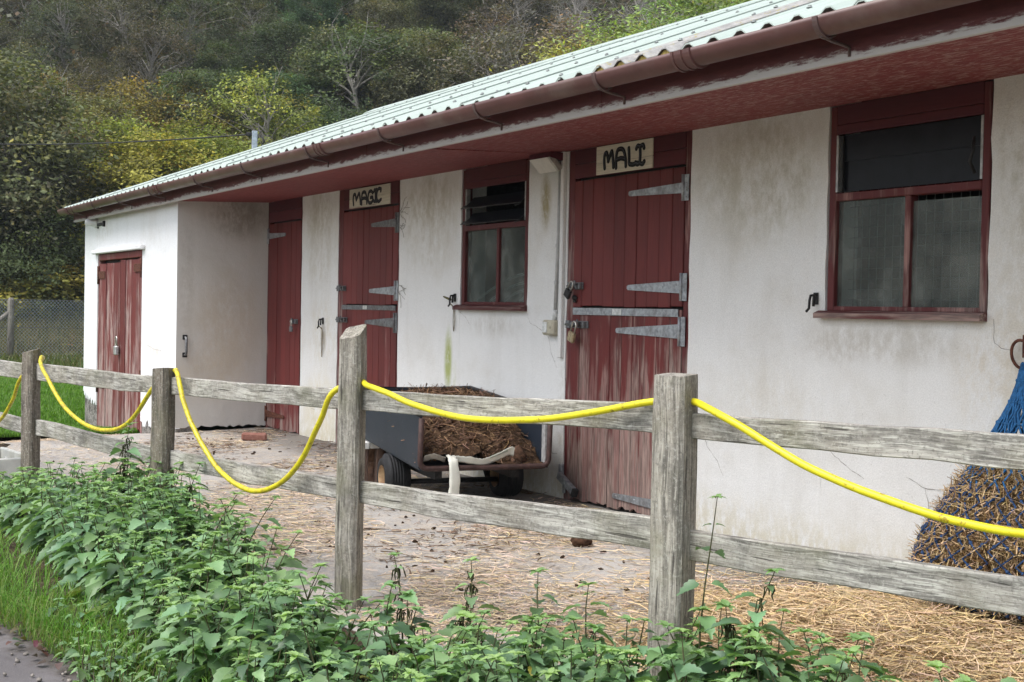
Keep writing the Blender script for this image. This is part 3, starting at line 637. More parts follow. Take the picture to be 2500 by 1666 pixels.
for z in (2.085, 1.965):                                           # two open louvre blades
    ang = math.radians(38); m = MB(); c0 = Vector((0, FY + .03, z)); dv = Vector((0, -math.cos(ang), -math.sin(ang))); nv = Vector((0, -dv.z, dv.y))
    L = .15; a, b = c0 - dv*L*.45, c0 + dv*L*.55
    vs = [Vector((x, p.y, p.z)) + nv*t for x in (-9.165, -8.262) for p, t in ((a, -.003), (b, -.003), (b, .003), (a, .003))]
    m.add(vs, [(0,1,2,3), (7,6,5,4), (0,4,5,1), (1,5,6,2), (2,6,7,3), (3,7,4,0)]); put("louvre_blade", m, M_DARKG, F1)
    put("louvre_clip", MB().tube([(-8.30, FY - .06, z - .07), (-8.285, FY - .02, z - .055), (-8.262, FY + .02, z - .01)], .006, 6), IRON, F1)
put("louvre_blade", MB().span(-5.12, -4.235, FY + .012, FY + .018, 2.055, 2.188), M_DARKG, F2)   # two shut blades
put("louvre_blade", MB().span(-5.12, -4.235, FY + .018, FY + .024, 1.900, 2.060), M_DARKG, F2)
for xa in (-5.146, -4.228): put("louvre_rail", MB().span(xa, xa + .014, FY - .004, FY + .03, 1.90, 2.188), M_ALU, F2)
put("louvre_clip", MB().tube([(-4.25, FY - .02, 2.09), (-4.245, FY - .035, 2.02), (-4.265, FY - .03, 1.98), (-4.26, FY + .0, 1.93)], .008, 6), IRON, F2)
put("louvre_clip", MB().span(-5.118, -5.10, FY - .004, FY + .01, 1.905, 2.185, .002), IRON, F2)
wm = MB()                                                           # weld mesh behind the right-hand window
for k in range(18): wm.box((-5.12 + k*.053, FY + .11, 1.6), (.003, .003, .66))
for k in range(12): wm.box((-4.68, FY + .1145, 1.30 + k*.053), (.96, .003, .003))
tag(put("wire_grid", wm, simple("grid_wire", (.26, .28, .27), .6, .3), F2), kind='stuff')
M_LINE = simple("off_white_line", (.62, .62, .58), .8, 0, .2, .2, 90)
RW = ("uppermost", "second from the top", "third from the top", "lowest")
for k in range(4):
    pts = [(lerp(-9.10 + .22*k, -8.22, t), FY + .075, lerp(1.325 - .03*k*0, 1.545 - .075*k, t) + .035*math.sin(math.pi*t)) for t in np.linspace(0, 1, 12)]
    m = MB(); m.tube(pts, .004, 5); m.tube([(x, y, z + .013) for x, y, z in pts], .003, 5)  # paired pale tubes just behind the glass
    tag(put("pale_line", m, M_LINE), "%s of four pale lines slanting behind the louvred window's lower glass" % RW[k], "pale_line", "lines behind the louvred window")

# ---------------------------------------------------------------- things on the walls
def stroke(m, pts, w, y, n=8):
    """flat brush stroke with round ends, raised off the board"""
    pts = [Vector((a, b)) for a, b in pts]; out = []; back = []
    for i, p in enumerate(pts):
        t = (pts[min(i+1, len(pts)-1)] - pts[max(i-1, 0)]).normalized(); nn = Vector((-t.y, t.x))
        out.append(p + nn*w); back.append(p - nn*w)
    t0 = (pts[0]-pts[1]).normalized(); t1 = (pts[-1]-pts[-2]).normalized()
    def cap(p, t): a = math.atan2(t.y, t.x); return [p + w*Vector((math.cos(a + q), math.sin(a + q))) for q in (math.pi/3, 0, -math.pi/3)]
    for i in range(len(pts)-1):
        b = len(m.v); m.v += [(v.x, y, v.y) for v in (out[i], out[i+1], back[i+1], back[i])]; m.f.append((b, b+1, b+2, b+3)); m.sm.append(False)
    for pp, tt in ((pts[0], t0), (pts[-1], t1)):
        a = math.atan2(tt.y, tt.x); b = len(m.v); ring = [pp + w*Vector((math.cos(a + q), math.sin(a + q))) for q in np.linspace(math.pi/2, -math.pi/2, 7)]
        m.v += [(v.x, y, v.y) for v in ring]; m.f.append(tuple(range(b, b+7))); m.sm.append(False)
def curve(P, n=6):
    out = []
    for i in range(len(P)-1):
        p0, p1, p2, p3 = (Vector(P[max(0, i-1)]), Vector(P[i]), Vector(P[i+1]), Vector(P[min(len(P)-1, i+2)]))
        for k in range(n):
            t = k/n; out.append(tuple(.5*((2*p1) + (p2-p0)*t + (2*p0-5*p1+4*p2-p3)*t*t + (3*p1-p0-3*p2+p3)*t**3)))
    return out + [tuple(P[-1])]
GLY = {  # hand-painted round-cornered capitals in a 1 x 1 box
    'M': [[(.08, .0), (.02, .45), (.06, .85), (.2, .97), (.3, .9), (.44, .42)], [(.44, .42), (.72, .93), (.82, .98), (.93, .5), (.98, .0)]],
    'A': [[(.06, .0), (.05, .45), (.15, .9), (.42, 1.0), (.72, .9), (.9, .5), (.96, .02)], [(.08, .42), (.5, .48), (.9, .40)]],
    'L': [[(.12, 1.0), (.16, .5), (.18, .1), (.35, .02), (.6, .0), (.85, .06), (1.0, .0)]],
    'I': [[(.1, .86), (.25, .99), (.5, .95), (.8, 1.0), (.92, .84)], [(.5, .95), (.54, .5), (.5, .06)], [(.05, .12), (.25, .02), (.5, .06), (.8, .0), (.98, .12)]],
    'G': [[(.9, .82), (.6, 1.0), (.2, .92), (.03, .5), (.15, .1), (.5, .0), (.85, .12), (.88, .46), (.5, .44)]],
    'C': [[(.9, .95), (.86, .78)], [(.9, .92), (.55, 1.0), (.22, .85), (.06, .5), (.2, .1), (.55, .0), (.95, .14)]]}
M_SIGN = red_wood("cream_sign_paint", 2.15, 2.2, -.02, -.12, red=(.56, .52, .42), grey=(.42, .38, .30), axis='x')
M_INK = simple("black_sign_paint", (.012, .012, .014), .6, 0, .3, .4, 40, .05); M_INK2 = simple("thin_grey_line_paint", (.10, .11, .14), .7, 0, .2)
def name_sign(word, x0, x1, z0, zmid, z1, boxes, label):
    s = thing("name_sign", label, "sign", ((x0+x1)/2, FY, z0))
    for a, b in ((z0, zmid), (zmid, z1)): put("sign_board", MB().span(x0 + R.uniform(0, .004), x1 - R.uniform(0, .004), FY - .0145, FY - .0045, a + .001, b - .001, .002), M_SIGN, s, ((x0+x1)/2, FY, (a+b)/2))
    for ch, (bx0, bx1, bz0, bz1) in zip(word, boxes):
        m = MB(); li = MB()
        for q, st in enumerate(GLY[ch]):
            pts = curve([(lerp(bx0, bx1, u), lerp(bz0, bz1, v)) for u, v in st])
            stroke(m, pts, .0155, FY - .0155 - q*.0006); stroke(li, [(a - .003, b + .002) for a, b in pts], .0018, FY - .0185)
        L = put("letter", m.mesh("letter", WP[s.name], fix=False), M_INK, s); put("brush_line", li.mesh("brush_line", WP[L.name], fix=False), M_INK2, L)
name_sign("MALI", -7.338, -6.718, 2.153, 2.228, 2.338, [(-7.245, -7.135, 2.192, 2.292), (-7.115, -6.995, 2.185, 2.30), (-6.985, -6.865, 2.19, 2.295), (-6.90, -6.80, 2.185, 2.302)],
          "cream board hand-lettered MALI over the stable door by the conduit")
name_sign("MAGIC", -11.358, -10.487, 2.155, 2.242, 2.331, [(-11.27, -11.10, 2.19, 2.285), (-11.085, -10.96, 2.185, 2.29), (-10.945, -10.83, 2.185, 2.288), (-10.825, -10.745, 2.19, 2.295), (-10.765, -10.66, 2.188, 2.30)],
          "cream board hand-lettered MAGIC over the stable door nearest the tall door")

# floodlight under the soffit
s = thing("floodlight", "white slab floodlight under the soffit beside the louvred window", "lamp", (-8.0, YW, 2.3))
put("lamp_box", MB().prism([(YW, 2.335), (YW - .12, 2.335), (YW - .13, 2.30), (YW - .02, 2.28), (YW, 2.28)], 'x', -8.000, -7.715), simple("maroon_lamp_paint", (.09, .014, .022), .6), s)
put("diffuser", MB().prism([(YW - .135, 2.298), (YW - .115, 2.305), (YW - .035, 2.222), (YW - .05, 2.21)], 'x', -7.975, -7.750), simple("lamp_glass_off", (.60, .58, .53), .35, 0, .5, .06), s)
put("lamp_bracket", MB().prism([(YW - .135, 2.298), (YW - .05, 2.21), (YW - .02, 2.235), (YW - .10, 2.31)], 'x', -7.749, -7.722), simple("lamp_side", (.42, .40, .36), .5), s)

s = thing("conduit", "grey plastic cable pipe running down the wall left of the MALI door", "pipe", (-7.76, YW, 1.2))
M_PIPE = simple("grey_conduit", (.43, .43, .42), .5, 0, .4, .12, 20, .02)
put("pipe", MB().tube([(-7.768, YW - .014, 2.345), (-7.775, YW - .014, 1.8), (-7.800, YW - .014, 1.27)], .0115, 10), M_PIPE, s)
put("pipe_end", MB().tube([(-7.80, YW - .014, 1.275), (-7.803, YW - .014, 1.20)], .0155, 10), simple("white_gland", (.60, .60, .58), .5), s)
for x, z in ((-7.783, 1.71), (-7.795, 1.46)):
    put("pipe_clip", MB().span(x - .03, x + .03, YW - .006, YW - .001, z - .011, z + .011, .002).lathe([(.0145, -.012), (.0145, .012)], (x, YW - .014, z), 'z', 10), M_PIPE, s)
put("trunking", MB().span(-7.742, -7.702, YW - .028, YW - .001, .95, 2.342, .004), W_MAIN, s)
s = thing("outdoor_switch", "cream weatherproof switch box at the foot of the grey pipe", "switch", (-7.84, YW, 1.155))
put("switch_body", MB().span(-7.90, -7.755, YW - .06, YW - .001, 1.10, 1.205, .014), simple("cream_plastic", (.46, .43, .33), .5, 0, .4, .1), s)
put("switch_rocker", MB().span(-7.882, -7.825, YW - .066, YW - .058, 1.118, 1.190, .005), simple("white_plastic", (.62, .64, .62), .4), s)
put("screw_cap", MB().lathe([(0, -.003), (.011, -.002), (.012, 0)], (-7.785, YW - .0605, 1.155), 'y', 12), simple("cream_cap", (.40, .37, .28), .5), s)

def padlock(x, z, face, s, label, mat, tilt=.35):
    o = thing("padlock", label, "padlock", (x, face - .03, z), (0, tilt, 0))
    local("lock_body", MB().box((0, 0, -.045*s), (.055*s, .022*s, .055*s), None, .005*s), mat, o)
    local("shackle", MB().tube([(-.018*s, 0, -.02*s), (-.018*s, 0, .022*s)] + [(.018*s*math.cos(a), 0, .022*s + .018*s*math.sin(a)) for a in np.linspace(math.pi, 0, 9)[1:-1]] + [(.018*s, 0, .022*s), (.018*s, 0, -.02*s)], .0045*s, 7), simple("shackle_steel", (.62, .60, .55), .3, .8), o)
padlock(-7.505, 1.150, F0 - .02, 1.25, "brass padlock hanging from the bolt of the lower MALI door", BRASS)
padlock(-7.555, 1.425, F0 - .02, 1.1, "black padlock hooked through the bolt of the upper MALI door", IRON, .6)
padlock(-12.655, 1.085, F0 - .02, 1.0, "small grey padlock on the bolt of the tall red door", METAL_D, .0)
padlock(-15.80, .80, sf - .01, 1.9, "square silver padlock joining the two flaking shed doors", simple("silver_lock", (.45, .46, .45), .4, .5), 0)
m = MB(); [m.lathe([(0, -.02), (.012, -.017), (.014, 0)], (-7.555 + dx, F0 - .008, 1.30 + dz), 'y', 8) for dx, dz in ((0, .06),)]
m.span(-7.575, -7.535, F0 - .02, F0 - .001, 1.345, 1.365, .003).span(-7.57, -7.545, F0 - .018, F0 - .001, 1.325, 1.345, .003); put("keyhole_plate", m, IRON, UP)

def wall_hook(x, z, label, loop, extra=False):
    s = thing("wall_hook", label, "hook", (x, YW, z), group=None)
    m = MB().span(x - .018, x + .018, YW - .006, YW - .001, z - .05, z + .012, .002); m.tube([(x, YW - .004, z), (x, YW - .04, z - .004), (x + .004, YW - .05, z - .03), (x - .004, YW - .045, z - .07), (x - .02, YW - .05, z - .088)], .007, 7)
    m.tube([(x + .014, YW - .03, z + .0), (x + .016, YW - .034, z - .06)], .008, 6); put("hook_iron", m, IRON, s)
    if loop:
        pts = [(x - .002, YW - .05, z - .06)] + [(x + .002 + .016*math.sin(math.pi*t)*1.3, YW - .012, lerp(z - .10, z - loop, t)) for t in np.linspace(0, 1, 9)] + [(x + .002 - .016*math.sin(math.pi*t)*.6, YW - .012, lerp(z - loop, z - .09, t)) for t in np.linspace(0, 1, 9)] + [(x - .002, YW - .05, z - .06)]
        put("twine_loop", MB().tube(pts, .0035, 5), simple("old_twine", (.26, .23, .17), .9), s)
    if extra: put("twig_peg", MB().tube([(x - .005, YW - .04, z - .035), (x - .10, YW - .05, z - .012)], [.011, .006], 6), simple("green_stick", (.12, .11, .04), .8), s)
wall_hook(-11.955, 1.15, "black hook with a long twine loop on a wet patch between the two left doors", .36)
wall_hook(-9.285, 1.375, "black hook with a stick and hanging twine left of the louvred window", .28, True)
wall_hook(-5.268, 1.375, "bare black hook beside the sill of the big meshed window", 0)

s = thing("pull_handle", "black iron pull handle on the shaded side wall of the shed", "handle", (XS, 4.04, .84))
put("grip", MB().tube([(XS, 4.04, .93), (XS + .045, 4.04, .925), (XS + .055, 4.04, .90), (XS + .055, 4.04, .78), (XS + .045, 4.04, .755), (XS, 4.04, .75)], .013, 8), METAL_D, s)
put("mount_plate", MB().span(XS + .0005, XS + .007, 4.015, 4.065, .905, .955, .002).span(XS + .0005, XS + .007, 4.015, 4.065, .725, .775, .002), IRON, s)
s = thing("slide_bolt", "spare black slide bolt fixed high on the white shed front", "bolt", (-16.85, YS, 2.22))
put("bolt_bar", MB().span(-17.24, -16.92, YS - .016, YS - .001, 2.218, 2.252, .003).span(-16.87, -16.50, YS - .016, YS - .001, 2.196, 2.234, .003).span(-16.53, -16.50, YS - .03, YS - .001, 2.18, 2.25, .003), IRON, s)
put("bolt_staple", MB().span(-16.98, -16.93, YS - .014, YS - .001, 2.185, 2.205).span(-16.86, -16.82, YS - .014, YS - .001, 2.17, 2.19), IRON, s)
s = thing("shed_lamp", "small white jar-shaped lamp under the eaves at the shed corner", "lamp", (-16.92, YS, 2.24))
put("lamp_glass", MB().lathe([(0, -.145), (.03, -.142), (.040, -.12), (.045, -.07), (.056, -.045), (.056, -.03)], (-16.92, YS, 2.245), 'y', 16), simple("opal_glass", (.72, .73, .73), .3, 0, .5, .03), s)
put("lamp_base", MB().lathe([(.056, -.03), (.066, -.026), (.066, -.001)], (-16.92, YS, 2.245), 'y', 16), simple("lamp_base_plastic", (.62, .62, .61), .5), s)

# cracks and dry creeper on the render
def crack(pts, w, parent, y=YW - .0012):
    m = MB(); rg = random.Random(int(abs(pts[0][0])*1000)); P = []
    for (a, b), (c, d) in zip(pts, pts[1:]):
        n = max(2, int(math.hypot(c-a, d-b) / .02))
        for k in range(n): P.append((lerp(a, c, k/n) + rg.uniform(-.005, .005), lerp(b, d, k/n) + rg.uniform(-.004, .004)))
    for i in range(len(P)-1):
        ww = w * rg.uniform(.4, 1.2); t = Vector((P[i+1][0]-P[i][0], P[i+1][1]-P[i][1])).normalized(); nx, nz = -t.y*ww, t.x*ww
        b = len(m.v); m.v += [(P[i][0]-nx, y, P[i][1]-nz), (P[i+1][0]-nx, y, P[i+1][1]-nz), (P[i+1][0]+nx, y, P[i+1][1]+nz), (P[i][0]+nx, y, P[i][1]+nz)]; m.f.append((b, b+1, b+2, b+3)); m.sm.append(False)
    return put("wall_crack", m.mesh("wall_crack", WP[parent.name], fix=False), simple("crack_shadow", (.27, .25, .22), .95, bump=0) if "crack_shadow" not in bpy.data.materials else bpy.data.materials["crack_shadow"], parent)
for pts in ([(-8.205, 1.258), (-8.15, 1.18), (-8.02, 1.14), (-7.90, 1.09), (-7.86, .98), (-7.77, .86)], [(-6.20, .62), (-6.14, .5), (-6.06, .44), (-5.98, .33)], [(-5.2, .62), (-5.12, .56), (-5.0, .5), (-4.88, .45)],
            [(-4.62, .50), (-4.5, .46), (-4.38, .47)], [(-4.50, .46), (-4.47, .36), (-4.44, .28)], [(-4.13, 1.27), (-4.12, 1.16), (-4.06, 1.13), (-4.0, 1.13)], [(-7.95, .32), (-7.85, .29), (-7.74, .30)], [(-12.5, .33), (-12.3, .30), (-12.1, .27)], [(-9.2, 1.25), (-9.1, 1.2), (-9.02, 1.13)]):
    crack(pts, .0014, B)
for pts in ([(-14.76, .44), (-14.5, .40), (-14.2, .36)], [(-14.6, .82), (-14.3, .78), (-14.0, .77)], [(-14.5, .4), (-14.42, .25), (-14.5, .14)]): crack(pts, .0019, B, YS - .0012)
m = MB(); rg = random.Random(2)
for (x, z, ln, n) in ((-10.29, 2.05, .20, 5), (-10.29, 1.97, .13, 4), (-10.29, 1.44, .17, 5)):
    for k in range(n):
        px, pz, a = x, z + rg.uniform(-.04, .04), rg.uniform(-.35, .2); pts = [(px, YW - .004, pz)]
        for j in range(5): a += rg.uniform(-.55, .5); px += ln/5*math.cos(a)*rg.uniform(.5, 1.1); pz += ln/5*math.sin(a); pts.append((px, YW - .004 - .008*rg.random(), pz))
        m.tube(pts, .0016, 4)
tag(put("dry_creeper", m, simple("dead_stem", (.17, .14, .10), .9)), "dead brown creeper stems clinging to the wall beside the MAGIC door", "creeper")

# tie ring and plate by the right edge
s = thing("tie_ring", "rusty iron tie ring on a square plate at the right end of the wall", "ring", (-3.93, YW, 1.14))
put("ring_plate", MB().span(-3.965, -3.87, YW - .008, YW - .001, 1.10, 1.20, .002), RUST, s)
put("iron_ring", MB().tube([(-3.95 + .052*math.cos(a), YW - .03 - .01*math.sin(a), 1.115 + .062*math.sin(a)) for a in np.linspace(0, 2*math.pi, 25)], .007, 8, cap=False), RUST, s)

# aerial bracket and wire on the far verge
s = thing("cable_bracket", "grey steel cable bracket standing on the far roof edge", "bracket", (-17.60, 6.22, 3.42))
put("post", MB().span(-17.63, -17.59, 6.155, 6.225, 3.36, 3.63, .004), simple("pale_zinc", (.36, .40, .45), .5, .3), s)
put("insulator", MB().lathe([(.02, -.05), (.03, -.03), (.03, .02), (.0, .03)], (-17.64, 6.13, 3.58), 'y', 10), IRON, s)
put("lead", MB().tube([(-17.58, 6.27, 3.58), (-17.56, 6.31, 3.5), (-17.58, 6.27, 3.40)], .012, 6), IRON, s)
w0, w1 = Vector((-17.64, 6.10, 3.575)), Vector((-35.37, 4.05, 5.10))
cab = [w0.lerp(w1, t) - Vector((0, 0, 1.0*4*t*(1-t)*.12)) for t in np.linspace(0, 1, 24)]
tag(put("overhead_cable", MB().tube(cab, .011, 6), IRON), "thin black overhead wire running left from the roof bracket to the trees", "cable")

# ---------------------------------------------------------------- post and rail fence
M_POST = grey_wood("grey_post_wood", 'z', (.33, .305, .262), .42); M_POSTD = grey_wood("dark_post_wood", 'z', (.22, .19, .155), .4); M_RAIL = grey_wood("grey_rail_wood", 'x', (.40, .38, .34), .25)
FN = thing("post_and_rail_fence", "weathered grey post and rail fence with two rails in front of the stables", "fence", (-5.66, 2.47, -.1))
POSTS = [(-12.9, 1.75, .105, .88, 0.7), (-10.28, 1.94, .108, .905, .62), (-7.69, 2.18, .114, .893, .70), (-5.665, 2.47, .106, 1.155, .78), (-3.89, 2.96, .130, 1.045, .42), (-1.95, 3.42, .125, 1.03, .5)]
for i, (x, y, a, zt, rz) in enumerate(POSTS):
    z0 = -.5; rg = random.Random(40 + i); m = MB(); n = 9; h = a/2; c = .014 if i != 2 else .022
    sec = [(-h+c, -h), (h-c, -h), (h, -h+c), (h, h-c), (h-c, h), (-h+c, h), (-h, h-c), (-h, -h+c)]; vs = []; M3 = Matrix.Rotation(rz, 3, 'Z')
    slope = [(.0, .02), (.02, .02), (.01, -.01), (.02, .055), (.0, .006), (.01, .02)][i]
    for k in range(n+1):
        t = k/n; z = lerp(z0, zt, t); wob = (rg.uniform(-.002, .002), rg.uniform(-.002, .002)); lean = .012 * (t - .5) if i in (2, 3) else 0
        for (u, v) in sec:
            q = 1 - (.05 if k == n else 0); p = M3 @ Vector((u*q + wob[0], v*q + wob[1], 0)); zz = z + ((u/a*slope[0] + v/a*slope[1]) * 1.0 if k == n else 0)
            vs.append((x + p.x + lean, y + p.y, zz))
    fs = [(k*8+j, k*8+(j+1) % 8, (k+1)*8+(j+1) % 8, (k+1)*8+j) for k in range(n) for j in range(8)] + [tuple(n*8+j for j in range(8)), tuple(reversed(range(8)))]
    m.add(vs, fs); put("fence_post", m, M_POSTD if i in (1, 2) else M_POST, FN, (x, y, .4))
RAILS = [  # start, end, top z at each end, height at each end
    (0, 1, .770, .805, .118, .122, .34, .395, .112, .112), (1, 2, .810, .843, .125, .100, .400, .424, .115, .098), (2, 3, .842, .890, .10, .094, .420, .470, .10, .095),
    (3, 4, .890, .930, .092, .108, .470, .512, .10, .118), (4, 5, .912, .935, .092, .108, .490, .515, .108, .112)]
for i, r in enumerate(RAILS):
    a, b = POSTS[r[0]], POSTS[r[1]]
    for (za, zb, ha, hb, k) in ((r[2], r[3], r[4], r[5], 0), (r[6], r[7], r[8], r[9], 1)):
        rg = random.Random(i*7 + k); d = Vector((b[0]-a[0], b[1]-a[1], 0)); L = d.length; ang = math.atan2(d.y, d.x); dn = d.normalized(); nn = Vector((-dn.y, dn.x, 0))
        m = MB(); n = 10; vs = []; off = .040
        for j in range(n+1):
            t = j/n; p = Vector((a[0], a[1], 0)) + d*t; zt = lerp(za, zb, t) + rg.uniform(-.0025, .0025) + (.004*math.sin(t*5 + i)); h = lerp(ha, hb, t) + rg.uniform(-.003, .003); w = rg.uniform(-.002, .002)
            for (o, z, cc) in ((-.019, zt - .004, 0), (-.015, zt, 0), (.015, zt, 0), (.019, zt - .004, 0), (.019, zt - h + .004, 0), (.015, zt - h, 0), (-.015, zt - h, 0), (-.019, zt - h + .004, 0)):
                q = p + nn*(off + o + w); vs.append((q.x, q.y, z))
        fs = [(j*8+e, j*8+(e+1) % 8, (j+1)*8+(e+1) % 8, (j+1)*8+e) for j in range(n) for e in range(8)] + [tuple(range(8)), tuple(reversed([n*8+e for e in range(8)]))]
        m.add(vs, fs)
        mid = Vector(((a[0]+b[0])/2, (a[1]+b[1])/2, (za+zb)/2)); me = m.mesh("rail", mid); me.transform(Matrix.Rotation(-ang, 4, 'Z'))
        put("rail", me, M_RAIL, FN, mid, (0, 0, ang))

# the hose, looped from post to post in front of the rails
N = NT("yellow_hose"); n1 = N.noise(N.map(N.pos, (3, 3, 3)), 9, 5, .7); c = N.mix(N.step(n1, .3, .7), (.66, .56, .012), (.74, .66, .02)); c = N.mix(N.math('MULTIPLY', N.step(N.noise(N.pos, 26, 6, .75), .55, .66), .75), c, (.20, .10, .015))
side = N.step(N.xyz(N.pos)[0], -4.5, -7.5); c = N.mix(N.math('MULTIPLY', N.math('MULTIPLY', side, N.step(n1, .42, .60)), .6), c, (.27, .17, .03)); M_HOSE = N.done(N.bsdf(c, .38, None, spec=.5))
HP = [(-13.0, 1.72, .92), (-12.6, 1.72, .72), (-12.0, 1.77, .40), (-11.5, 1.82, .28), (-11.04, 1.85, .33), (-10.66, 1.88, .52), (-10.44, 1.90, .70), (-10.30, 2.015, .835), (-10.16, 1.99, .862), (-10.06, 1.965, .858), (-9.93, 1.94, .815), (-9.72, 1.95, .72), (-9.48, 1.98, .59), (-9.15, 2.01, .50), (-8.76, 2.05, .46), (-8.36, 2.09, .49), (-8.06, 2.12, .60), (-7.77, 2.15, .785), (-7.70, 2.25, .862), (-7.58, 2.215, .888), (-7.50, 2.20, .885),
      (-7.41, 2.19, .83), (-7.345, 2.19, .745), (-7.25, 2.205, .63), (-7.11, 2.23, .51), (-6.93, 2.26, .40), (-6.73, 2.29, .34), (-6.49, 2.32, .33), (-6.27, 2.35, .39), (-6.06, 2.38, .52), (-5.87, 2.40, .73), (-5.77, 2.42, .87), (-5.70, 2.51, .925), (-5.62, 2.505, .925), (-5.52, 2.49, .914), (-5.35, 2.515, .888), (-5.19, 2.56, .85), (-4.98, 2.62, .822), (-4.75, 2.68, .818), (-4.48, 2.76, .843), (-4.28, 2.81, .875), (-4.12, 2.87, .912), (-3.98, 2.94, .942),
      (-3.88, 3.0, .95), (-3.77, 2.985, .943), (-3.65, 2.975, .915), (-3.50, 3.0, .86), (-3.31, 3.04, .78), (-3.13, 3.08, .73), (-2.95, 3.12, .69), (-2.78, 3.16, .665), (-2.58, 3.20, .655), (-2.35, 3.25, .69), (-2.1, 3.32, .80), (-1.95, 3.5, .95)]
def smooth(P, n=5):
    out = []
    for i in range(len(P)-1):
        p0, p1, p2, p3 = (Vector(P[max(0, i-1)]), Vector(P[i]), Vector(P[i+1]), Vector(P[min(len(P)-1, i+2)]))
        for k in range(n):
            t = k/n; out.append(.5*((2*p1) + (p2-p0)*t + (2*p0-5*p1+4*p2-p3)*t*t + (3*p1-p0-3*p2+p3)*t**3))
    return out + [Vector(P[-1])]
tag(put("hose", MB().tube([p + Vector((0, math.sin(i*1.3)*.0008, math.sin(i*.7)*.001)) for i, p in enumerate(smooth(HP))], .0135, 12), M_HOSE), "bright yellow hosepipe looped in swags along the grey fence", "hose")

# ---------------------------------------------------------------- straw helper
def strands(rng, n, place, lmin, lmax, w, col, flat=.15, name="straw"):
    """n thin bent stalks as one mesh; place(rng) gives a base point"""
    V = np.zeros((n*6, 3)); T = np.zeros((n*6, 3)); F = np.zeros((n*2, 4), int)
    for i in range(n):
        p = np.array(place(rng)); a = rng.uniform(0, 2*np.pi); e = rng.normal(0, flat); L = rng.uniform(lmin, lmax)
        d = np.array([np.cos(a)*np.cos(e), np.sin(a)*np.cos(e), np.sin(e)]); s = np.array([-np.sin(a), np.cos(a), rng.normal(0, .5)]); s /= np.linalg.norm(s)
        bend = np.array([rng.normal(0, .12), rng.normal(0, .12), rng.normal(0, .05)])*L; ww = w*rng.uniform(.6, 1.3)/2
        P = [p - d*L/2, p + bend*.5, p + d*L/2]
        for k in range(3): V[i*6+2*k] = P[k] - s*ww; V[i*6+2*k+1] = P[k] + s*ww
        c = np.array(col) * rng.uniform(.45, 1.25) * np.array([1, rng.uniform(.9, 1.05), rng.uniform(.75, 1.2)]); T[i*6:i*6+6] = c
        F[2*i] = (i*6, i*6+1, i*6+3, i*6+2); F[2*i+1] = (i*6+2, i*6+3, i*6+5, i*6+4)
    return np_mesh(name, V, F, T)
N = NT("straw_stalk"); a = N.n("ShaderNodeAttribute", attribute_name="tint"); M_STRAW = N.done(N.bsdf(a.outputs['Color'], .7, spec=.25))
rng = np.random.default_rng(21)
def vnoise(x, y, s):                                               # cheap clumping field
    return (math.sin(x*2.1*s + 1.3*math.sin(y*1.7*s)) + math.sin(y*2.9*s + 1.1*math.sin(x*2.3*s + 2)) + math.sin((x+y)*1.3*s)) / 3
def on_yard(r):
    while True:
        x = r.uniform(-14.2, -2.2) if r.random() < .6 else r.uniform(-9, -3); y = r.uniform(fence_y(x) - .15, 4.85 if x > -13.4 else 3.6)
        if vnoise(x, y, 1.6) + r.normal(0, .35) > .12 + max(0, (y - 4.1))*.8: return (x, y, g(x, y) + r.uniform(.002, .012))
tag(put("loose_straw", strands(rng, 30000, on_yard, .02, .12, .0036, (.66, .53, .37), .05, "loose_straw"), M_STRAW), kind='stuff')
def brown(r):
    while True:
        x = r.uniform(-13.2, -5.5); y = r.uniform(3.0, 4.88)
        if vnoise(x + 4, y, 1.9) + r.normal(0, .3) + (.25 if -12.6 < x < -10.5 else 0) > .42: return (x, y, g(x, y) + r.uniform(.002, .014))
tag(put("trodden_chaff", strands(rng, 2200, brown, .03, .12, .006, (.15, .095, .055), .08, "trodden_chaff"), M_STRAW), kind='stuff')
def heap_h(x, y): return max(0, .10*(1 - ((x+3.75)/1.15)**2 - ((y-3.95)/.85)**2)) + .02*max(0, vnoise(x, y, 3))
def heap(r):
    while True:
        x = r.normal(-3.75, .62); y = r.normal(3.95, .50)
        if fence_y(x) - .25 < y < 4.85: return (x, y, g(x, y) + heap_h(x, y)*r.uniform(.3, 1.08) + .004)
tag(put("straw_bedding", strands(rng, 26000, heap, .03, .17, .0036, (.66, .50, .29), .12, "straw_bedding"), M_STRAW), kind='stuff')
m = MB(); xs = np.linspace(-5.0, -2.4, 40); ys = np.linspace(2.95, 4.85, 30)
put_h = grid(xs, ys, 0, lambda x, y: g(x, y) + heap_h(x, y)*.75 - .006, "straw_base"); N = NT("straw_mat"); c = N.mix(N.step(N.noise(N.map(N.pos, (1, 3, 1)), 25, 5, .7), .35, .65), (.17, .115, .055), (.50, .37, .19)); tag(put("straw_base", put_h, N.done(N.bsdf(c, .9, N.bump(N.noise(N.pos, 60), .8, .02)))), kind='stuff')
m = MB(); rg = random.Random(17)
for k in range(260):
    x = rg.uniform(-13.3, -3.0); y = rg.uniform(fence_y(x), 4.8)
    if vnoise(x, y, 2.3) > -.1: m.blob((x, y, g(x, y) + .004), (rg.uniform(.006, .022), rg.uniform(.006, .02), rg.uniform(.004, .012)), rg, .35, 6, 4)
M_MUCK = simple("dark_muck", (.045, .028, .018), .95, 0, .1, .5, 60, .5)
tag(put("muck_crumbs", m, M_MUCK), kind='stuff')
tag(put("dung_lump", MB().blob((-6.23, 4.11, g(-6.23, 4.11) + .03), (.065, .055, .042), random.Random(3), .16, 12, 8), simple("dung", (.065, .035, .022), .95, 0, .1, .5, 45, .8)), "small dark brown dung lump alone on the concrete below the bottom rail", "dung")
